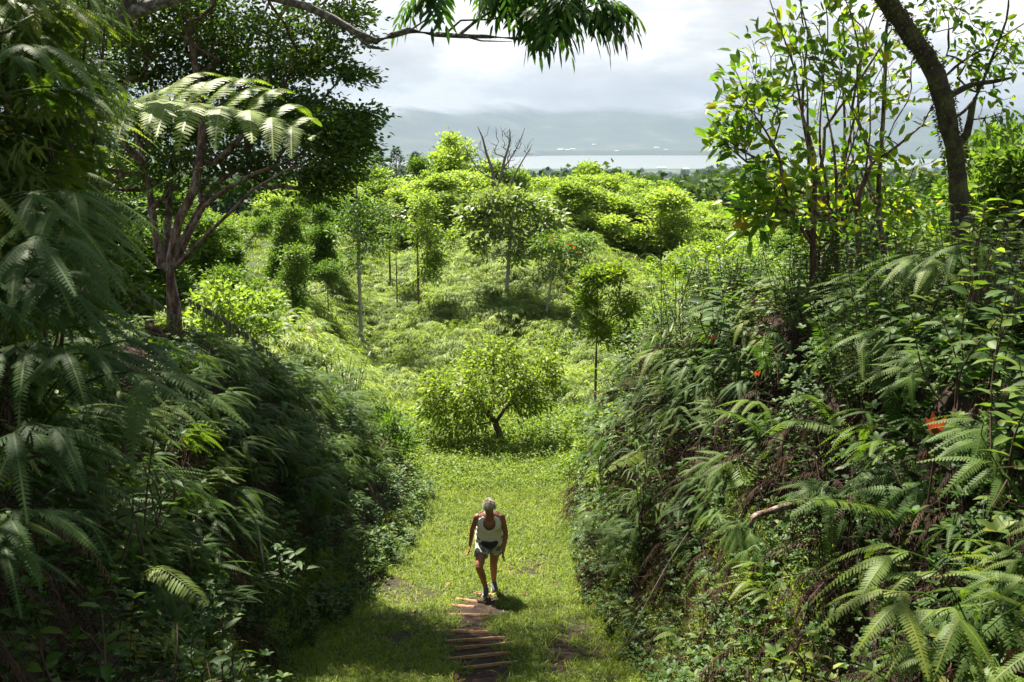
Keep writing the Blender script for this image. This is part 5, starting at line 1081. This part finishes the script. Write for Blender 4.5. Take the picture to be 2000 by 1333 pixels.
canes(680, 860, 20, 26, 1.8, 'tall arching grass clump at the end of the left bank'); canes(650, 800, 18.5, 8, 1.2, 'smaller cane clump behind the left bank ferns')
canes(1290, 740, 10.6, 12, 1.5, 'tall canes with arching blades on the right bank'); canes(1350, 700, 11.5, 10, 1.4, 'cane clump between the first canes and the reddish stems', dx=.4); canes(1215, 700, 13.5, 8, 1.0, 'low canes leaning over the end of the right bank')
# root and sticks
def stick(name, pts, r0, r1, mat, label, cat, rough=.15):
    p = W(adj(pts, .22)); q = resample(np.array(p) - p[0], .04); mb = MB(); tube(mb, q, np.linspace(r0, r1, len(q)), 8, .5, rough); o = mb.obj(name, mat, smooth=True); o.location = p[0]; tag(o, label, cat)
stick('root', [(1630, 985, 5.9), (1560, 985, 5.7), (1500, 1000, 5.5), (1470, 1012, 5.4), (1466, 1030, 5.4)], .03, .018, M['bark_red'], 'bare reddish root poking out of the right bank', 'root')
stick('stick', [(500, 1010, 9.3), (508, 1060, 9.2), (516, 1115, 9.2)], .016, .01, M['bark_pale'], 'short pale stick standing in the left bank', 'stick')
stick('twig', [(1345, 1040, 7.2), (1300, 1110, 7.6), (1232, 1235, 8.2)], .006, .004, M['bark_pale'], 'long dry stalk leaning from the right bank onto the grass', 'twig')
for q, (px, py) in enumerate([(812, 1194), (1018, 1167), (1058, 1008), (1072, 1060), (868, 1152), (945, 1163), (1150, 1196), (700, 1290), (1108, 1222), (893, 1338)]):
    p = hit(px, py) + [0, 0, .03]; mb = MB(); leaves(mb, [(0, 0, 0)], [(R.randn(), R.randn(), .1)], [(0, .3, 1)], .13, .06, 'leaf', -.1, fold=.25); o = mb.obj('dead_leaf', M['litter']); o.location = p
    tag(o, ['dry curled leaf on the grass left of the steps', 'brown leaf on the grass right of the steps', 'brown leaf on the sunny grass beside the walker', 'rust-brown leaf on the bright grass near the right bank', 'dark upright leaf left of the walker', 'dead leaf by the walker\'s shoe', 'dead leaf at the foot of the right bank', 'dead leaf in the lower left grass', 'dead leaf on the grass beside the bare soil patch', 'dead leaf on the mud below the steps'][q], 'leaf')
# ------------------------------------------------------------------ steps
ST = [((890, 1168), (949, 1175)), ((872, 1180), (926, 1183.5)), ((878, 1198.5), (952, 1199.5)), ((842, 1229), (952, 1232)), ((870, 1251), (985, 1243)), ((889, 1264), (1000, 1254)), ((857, 1286), (997, 1273)), ((898, 1303), (1012, 1291)), ((925, 1158), (965, 1160))]
SL = ['second highest board in view, just below the walker', 'short third board from the walker', 'fourth board down, above the wide gap', 'thickest board with the dark gap beneath it', 'slanting board close under the thickest one', 'slanting board in the middle of the lower steps', 'long board second from the bottom', 'lowest board, half grown over with grass', 'short board under the walker\'s shoes']
for (a, b), lb in zip(ST, SL):
    A = hit(*a, .035); Bp = hit(*b, .035); c = (A + Bp) / 2; L = np.linalg.norm(Bp - A); mb = MB(); n = 9; xx = np.linspace(-L / 2, L / 2, n); hw = .008 + R.rand(n) * .004
    V = np.stack([np.stack([xx, s * hw, z0 + R.randn(n) * .0025], -1) for s, z0 in ((-1, -.13), (1, -.13), (1, .0), (-1, .0))], 1).reshape(-1, 3); i = np.arange(n - 1)[:, None] * 4
    mb.add(V, np.concatenate([i + [[0, 1, 5, 4]], i + [[1, 2, 6, 5]], i + [[2, 3, 7, 6]], i + [[3, 0, 4, 7]]])); mb.add(V[:4], [[0, 1, 2, 3]]); mb.add(V[-4:], [[3, 2, 1, 0]])
    o = mb.obj('step_board', M['board']); o.location = c; o.rotation_euler = (0, -math.atan2(Bp[2] - A[2], np.linalg.norm((Bp - A)[:2])), math.atan2(Bp[1] - A[1], Bp[0] - A[0])); tag(o, 'weathered wooden step: ' + lb, 'step', 'wooden boards edging the earth steps')

# thicket of climbing ferns hanging at the upper left, close by
n = 850; px = R.uniform(-180, 190, n); py = R.uniform(-60, 640, n); Yy = R.uniform(3.6, 5.0, n); k = px < 150 - 110 * vnoise(py / 90., py * 0, 222) - 60 * sm(200, 60, py) * 0; px, py, Yy = px[k], py[k], Yy[k]
P = np.array([at(a, b, c) for a, b, c in zip(px, py, Yy)])
scatter('climbing_fern_curtain', P, eulers(R.uniform(-3.0, .2, len(P)) , R.uniform(-.6, .3, len(P)), R.uniform(-.5, .5, len(P))), R.uniform(.22, .48, len(P)), TP['fork'] + TP['forkd'][2:] + TP['herb'][2:], None, 'tall tangle of climbing ferns rising up the left edge')
mbs = MB()
for q in range(26):
    a = at(R.uniform(-150, 150), R.uniform(500, 760), R.uniform(3.8, 4.8)); b = a + [R.uniform(-.3, .5), R.uniform(-.3, .3), R.uniform(1.0, 2.2)]; tube(mbs, resample([a, (a + b) / 2 + R.randn(3) * .12, b], .1), .006, 4)
o = mbs.obj('creeper_stems', M['stem_dark']); tag(o, 'thin brown stems carrying the climbing ferns at the left edge', kind='stuff')


# ------------------------------------------------------------------ the walker
def loft(mb, secs, sides=20, cap=True):
    """secs: (centre, rx, ry, axis_x, axis_y) rings; vertices row by row"""
    th = np.arange(sides) / sides * 2 * np.pi; V = []
    for c, rx, ry, ax, ay in secs: V.append(np.asarray(c) + np.cos(th)[:, None] * rx * np.asarray(ax) + np.sin(th)[:, None] * ry * np.asarray(ay))
    n = len(secs); V = np.concatenate(V); i = np.arange(n - 1)[:, None, None] * sides; j = np.arange(sides)[None, :, None]; j2 = (j + 1) % sides
    mb.add(V, np.concatenate([i + j, i + j2, i + sides + j2, i + sides + j], -1).reshape(-1, 4), .5)
    if cap:
        for r, rev in ((0, True), (n - 1, False)):
            c = np.asarray(secs[r][0]); ring = V[r * sides:(r + 1) * sides]; k = np.arange(sides); F = np.stack([np.full(sides, sides), k, (k + 1) % sides], -1)
            mb.add(np.vstack([ring, c]), F[:, ::-1] if rev else F, .5)
def limb(mb, pts, rr, flat=1.0, front=(0, -1, 0), sides=16, step=.02):
    q = resample(pts, step); t = np.linspace(0, 1, len(q)); tt = np.concatenate([[0], np.cumsum(np.linalg.norm(np.diff(np.array(pts), axis=0), axis=1))]); tt /= tt[-1]
    k = [np.linspace(0, 1, len(r)) if np.ndim(r) == 1 and len(r) != len(pts) else tt for r in [rr]][0]; r = np.interp(t, k, rr); Tg = nrm(np.gradient(q, axis=0)); secs = []
    for p, tg, ri in zip(q, Tg, r):
        ax = nrm(np.cross(tg, front)); ay = nrm(np.cross(tg, ax)); secs.append((p, ri, ri * flat, ax, ay))
    loft(mb, secs, sides)
def ball(mb, c, r, sides=16, rot=None):
    c = np.asarray(c, float); r = np.broadcast_to(r, (3,)).astype(float); a = np.linspace(-np.pi / 2, np.pi / 2, 12)[1:-1]; RM = np.eye(3) if rot is None else rot
    loft(mb, [(c + RM @ (np.array([0, 0, math.sin(t)]) * r), r[0] * math.cos(t), r[1] * math.cos(t), RM @ np.array([1, 0, 0]), RM @ np.array([0, 1, 0])) for t in a], sides)
wp = hit(957, 1163); wp = wp + [0, 0, .02]
person = tag(empty('person', wp, 0, .925), 'person in white tank top, patterned shorts and dark waist bag climbing the steps, head bowed', 'person')
A3 = lambda *v: np.array(v, float)
up_t = nrm(A3(0, -.42, 1)); fr = nrm(A3(0, -1, -.42)); X = A3(1, 0, 0)
PEL = A3(0, .06, .86)
def tor(s, dx=0): return PEL + up_t * s + A3(dx, 0, 0)
# torso sections: height along spine, half width, half depth
TS = [(-.10, .135, .10), (-.04, .175, .13), (.03, .18, .135), (.10, .168, .125), (.17, .16, .118), (.25, .162, .118), (.33, .168, .125), (.40, .172, .115), (.45, .168, .095), (.49, .13, .075), (.52, .075, .06)]
def torso(mb, ts, g=0.0, sides=32): loft(mb, [(tor(s) + fr * (.012 if .28 < s < .42 else 0), w + g, d + g, X, -fr) for s, w, d in ts], sides)
body = MB(); torso(body, TS)
hipR, kneeR, ankR = tor(-.05) + A3(-.095, -.02, 0), A3(-.145, -.27, .56), A3(-.055, -.16, .17)
hipL, kneeL, ankL = tor(-.05) + A3(.095, 0, 0), A3(.055, .06, .47), A3(.055, .19, .1)
for h, k, a in ((hipR, kneeR, ankR), (hipL, kneeL, ankL)):
    limb(body, [h, h * .5 + k * .5 + A3(0, -.012, 0), k, k * .62 + a * .38 + A3(0, .018, 0), k * .25 + a * .75, a], [.096, .08, .056, .056, .04, .035]); ball(body, k + A3(0, -.012, 0), .05)
shR, elR, wrR = tor(.435) + A3(-.175, 0, 0), tor(.435) + A3(-.25, .08, -.22), tor(.435) + A3(-.285, .06, -.46)
shL, elL, wrL = tor(.435) + A3(.175, 0, 0), tor(.435) + A3(.235, -.0, -.25), tor(.435) + A3(.205, -.08, -.48)
for s, e_, w_ in ((shR, elR, wrR), (shL, elL, wrL)):
    limb(body, [s + A3(0, 0, .0), s * .5 + e_ * .5, e_, e_ * .7 + w_ * .3, w_], [.053, .047, .037, .037, .025]); ball(body, s, .054)
def hand(mb, w_, d, side):
    d = nrm(d); nx = nrm(np.cross(d, A3(side, 0, 0))); sx = nrm(np.cross(nx, d))   # sx ~ across palm
    fwd = nrm(A3(0, -1, 0) - d * (A3(0, -1, 0) @ d)); acr = fwd; nrmv = nrm(np.cross(d, acr)) * side
    loft(mb, [(w_ + d * s, a, b, acr, nrmv) for s, a, b in [(-.01, .026, .02), (.02, .033, .018), (.05, .041, .017), (.085, .042, .015), (.095, .036, .013)]], 14)
    for q, (o, l) in enumerate([(.03, .066), (.01, .074), (-.011, .068), (-.031, .054)]):
        b0 = w_ + d * .085 + acr * o; inw = -nrmv * (1 if True else -1)
        p = [b0, b0 + d * l * .45 + inw * l * .12, b0 + d * l * .78 + inw * l * .38, b0 + d * l * .92 + inw * l * .68]
        limb(mb, p, [.0098, .009, .0085, .0072], 1, acr, 8, .008)
    b0 = w_ + d * .03 + acr * .03; p = [b0, b0 + d * .03 + acr * .024, b0 + d * .058 + acr * .03 - nrmv * .012, b0 + d * .075 + acr * .026 - nrmv * .022]; limb(mb, p, [.013, .011, .0095, .008], 1, nrmv, 8, .008)
hand(body, wrR, wrR - elR, -1); hand(body, wrL, wrL - elL, 1)
HD = tor(.52) + A3(0, -.085, .135); hup = nrm(A3(0, -.34, 1)); hf = nrm(A3(0, -1, -.34))
limb(body, [tor(.47), tor(.52), HD - hup * .05 - hf * .01], [.062, .056, .055])
hR = np.stack([X, -hf, hup], 1)
def hp(x, f, u): return HD + X * x + hf * f + hup * u
loft(body, [(hp(0, f, u), a, b, X, -hf) for u, f, a, b in [(-.118, .055, .018, .018), (-.108, .045, .036, .038), (-.085, .028, .052, .062), (-.05, .012, .064, .08), (-.01, .004, .07, .09), (.03, 0, .073, .094), (.07, -.004, .069, .09), (.098, -.006, .053, .07), (.115, -.006, .03, .042)]], 24)
limb(body, [hp(0, .088, .018), hp(0, .108, -.018), hp(0, .1, -.034)], [.008, .014, .012], 1, X, 8, .01)          # nose
ball(body, hp(0, .082, -.058), A3(.024, .012, .007), 10, hR); ball(body, hp(0, .078, -.1), A3(.02, .018, .016), 10, hR)   # lips, chin
for s in (-1, 1): ball(body, hp(.074 * s, -.005, -.012), A3(.01, .02, .032), 10, hR); ball(body, hp(.032 * s, .076, .012), A3(.014, .012, .01), 10, hR)
skin = plain('skin_tanned', (.36, .155, .085), .5, .45, noise=((.27, .1, .055), 9, .35, .7))
bo = body.obj('body', skin, person, smooth=True)
def remesh(o, v, it=3, name='join'):
    m = o.modifiers.new(name, 'REMESH'); m.mode = 'VOXEL'; m.voxel_size = v; m.use_smooth_shade = True
    s = o.modifiers.new('soften', 'SMOOTH'); s.factor = .5; s.iterations = it
    dg = bpy.context.evaluated_depsgraph_get(); me = bpy.data.meshes.new_from_object(o.evaluated_get(dg)); o.modifiers.clear(); mt = o.data.materials[0]; o.data = me
    if not len(me.materials): me.materials.append(mt)
    me.polygons.foreach_set('use_smooth', np.ones(len(me.polygons), bool))
bpy.context.view_layer.update(); remesh(bo, .0055, 2)
# tank top: shell of the torso with a scooped neck and open arm holes
def shell(secs_fn, s0, s1, ns, keep, name, mat, sides=64, thick=.004):
    ss = np.linspace(s0, s1, ns); th = np.arange(sides) / sides * 2 * np.pi; V = np.stack([secs_fn(s, th) for s in ss]); mb = MB(); F = []
    for i in range(ns - 1):
        for j in range(sides):
            if keep((ss[i] + ss[i + 1]) / 2, th[j] + np.pi / sides): F.append([i * sides + j, i * sides + (j + 1) % sides, (i + 1) * sides + (j + 1) % sides, (i + 1) * sides + j])
    mb.add(V.reshape(-1, 3), F, .5); o = mb.obj(name, mat, person, smooth=True); m = o.modifiers.new('cloth', 'SOLIDIFY'); m.thickness = thick; m.offset = 1; return o
tsn = np.array(TS)
def top_sec(s, th):
    w_ = np.interp(s, tsn[:, 0], tsn[:, 1]) + .016; d_ = np.interp(s, tsn[:, 0], tsn[:, 2]) + .018
    if s < .22: w_ += .014 * (1 + .5 * math.sin(s * 60)); d_ += .012
    fold = 1 + .02 * np.sin(th * 9 + s * 22) * (s < .3)
    bust = .022 * math.exp(-((s - .345) / .05) ** 2) * (np.exp(-((np.mod(th, 6.283) - 4.71 - .5) / .35) ** 2) + np.exp(-((np.mod(th, 6.283) - 4.71 + .5) / .35) ** 2))
    return tor(s) + fr * (.012 if .28 < s < .42 else 0) + (np.cos(th) * w_ * fold)[:, None] * X + (np.sin(th) * d_ * fold)[:, None] * (-fr) + bust[:, None] * fr
def keep_top(s, th):
    a = (th % 6.2832); f = math.sin(a) < 0; c = abs(math.cos(a))       # front is sin<0
    if s < .30: return True
    arm = .30 + (1 - c) * .9
    if s > arm and c > .72: return False
    if f: return c > .50 if s > .40 else (c > .5 * math.sqrt(max(0, (s - .33) / .07)) if s > .33 else True)
    return c > .45 if s > .43 else True
shirt = shell(top_sec, -.02, .505, 54, keep_top, 'tank_top', plain('white_cotton', (.82, .8, .74), .85, .2))
# shorts
camo = plain('shorts_cloth', (.5, .5, .43), .85, .2, noise=((.16, .18, .16), 14, .47, .54))
sh = MB(); torso(sh, [(-.1, .14, .11), (-.04, .185, .14), (.03, .19, .145), (.085, .182, .14)], 0, 24)
for h, k, fl_ in ((hipR, kneeR, .58), (hipL, kneeL, .56)): limb(sh, [h + A3(0, 0, .02), h * .6 + k * .4, h * (1 - fl_) + k * fl_], [.115, .108, .106])
so = sh.obj('shorts', camo, person, smooth=True); bpy.context.view_layer.update(); remesh(so, .007, 3)
# waist bag + belt
bag = MB(); bl_ = tor(.045) + fr * .16
for k_ in range(1): loft(bag, [(bl_ + up_t * s + X * x, a, b, X, -fr) for s, x, a, b in [(-.085, .0, .035, .02), (-.07, .0, .075, .04), (-.03, 0, .105, .05), (.01, 0, .125, .052), (.035, 0, .13, .045), (.05, 0, .12, .03)]], 28)
bgo = bag.obj('waist_bag', plain('navy_nylon', (.018, .022, .035), .55, .4), person, smooth=True)
belt = MB(); th = np.linspace(0, 2 * np.pi, 41); ringp = lambda s, g: np.stack([tor(s + .055 * abs(math.cos(t))) + X * math.cos(t) * (.19 + g) - fr * math.sin(t) * (.145 + g) for t in th])
a_, b_ = ringp(.035, .012), ringp(.065, .012); V = np.stack([a_, b_], 1).reshape(-1, 3); i = np.arange(40)[:, None] * 2; belt.add(V, i + [[0, 2, 3, 1]]); bo2 = belt.obj('strap', plain('black_webbing', (.012, .012, .015), .7), bgo); bo2.modifiers.new('t', 'SOLIDIFY').thickness = .004
# hair
hair = MB(); n = 1500; v = nrm(R.randn(n, 3)); v = v[(v[:, 2] > -.35) & ((v[:, 1] > -.25) | (v[:, 2] > .38))]
def hs(v, g=1.0): return HD + (v * np.array([.079, .1, .108]) * g) @ hR.T + hup * .012
ball(hair, HD + hup * .026 - hf * .014, A3(.078, .092, .098), 20, hR)
base = hs(v); crown_ = np.array([0, .35, .95]); fl2 = nrm(v * 1.0 - crown_ * .9 + R.randn(len(v), 3) * .3); fl2 = nrm(fl2 - v * np.sum(fl2 * v, 1, keepdims=True) * .85)
leaves(hair, base, fl2 @ hR.T, v @ hR.T, R.uniform(.04, .075, len(v)), .012, 'blade', .15)
hm_ = leafmat('hair_blond', [(.1, (.26, .2, .13)), (.5, (.55, .48, .36)), (.9, (.78, .72, .58))], tr=.3, trc=(1, .95, .8), rough=.45); hair.obj('hair', hm_, person)
# sunglasses
sg = MB(); blk = plain('dark_lens', (.01, .01, .012), .15, .6)
for s in (-1, 1): ball(sg, hp(.034 * s, .086, .012), A3(.03, .012, .02), 14, hR); limb(sg, [hp(.06 * s, .078, .018), hp(.076 * s, .03, .016), hp(.08 * s, -.01, .01)], [.004, .004, .004], 1, hup, 6)
limb(sg, [hp(-.012, .096, .016), hp(.012, .096, .016)], [.004, .004], 1, hup, 6); sg.obj('sunglasses', blk, person, smooth=True)
# shoes
sm_ = plain('shoe_grey', (.07, .075, .085), .7, .3, noise=((.3, .3, .3), 30, .6, .63)); sole = plain('shoe_sole', (.3, .3, .28), .8)
for a, pit, yaw in ((ankR, -.05, -.12), (ankL, .12, .1)):
    f = nrm(A3(math.sin(yaw), -math.cos(yaw), -pit)); u = nrm(A3(0, 0, 1) - f * f[2]); s_ = nrm(np.cross(f, u)); c = a - u * .075 
    mb = MB(); loft(mb, [(c + f * x + u * (h / 2 + .012), w_, h / 2, s_, u) for x, w_, h in [(-.085, .025, .06), (-.07, .034, .09), (-.03, .038, .105), (.02, .04, .1), (.06, .044, .075), (.11, .046, .058), (.15, .038, .045), (.17, .02, .03)]], 18); limb(mb, [c + u * .07 - f * .01, a + u * .015], [.045, .042]); o = mb.obj('shoe', sm_, person, smooth=True)
    mb = MB(); loft(mb, [(c + f * x + u * .004, w_, .016, s_, u) for x, w_ in [(-.09, .024), (-.06, .04), (0, .043), (.08, .05), (.14, .046), (.175, .02)]], 16); mb.obj('sole', sole, o, smooth=True)
nk = MB(); th = np.linspace(-2.2, 2.2, 24); limb(nk, [tor(.5) + X * math.sin(t) * .07 + fr * (.045 + .075 * math.cos(t)) - up_t * .06 * math.cos(t) for t in th], [.0013] * 24, 1, X, 5); nk.obj('necklace', plain('silver_chain', (.7, .7, .7), .3, .6), person)
print('built in', round(time.time() - T0, 1))
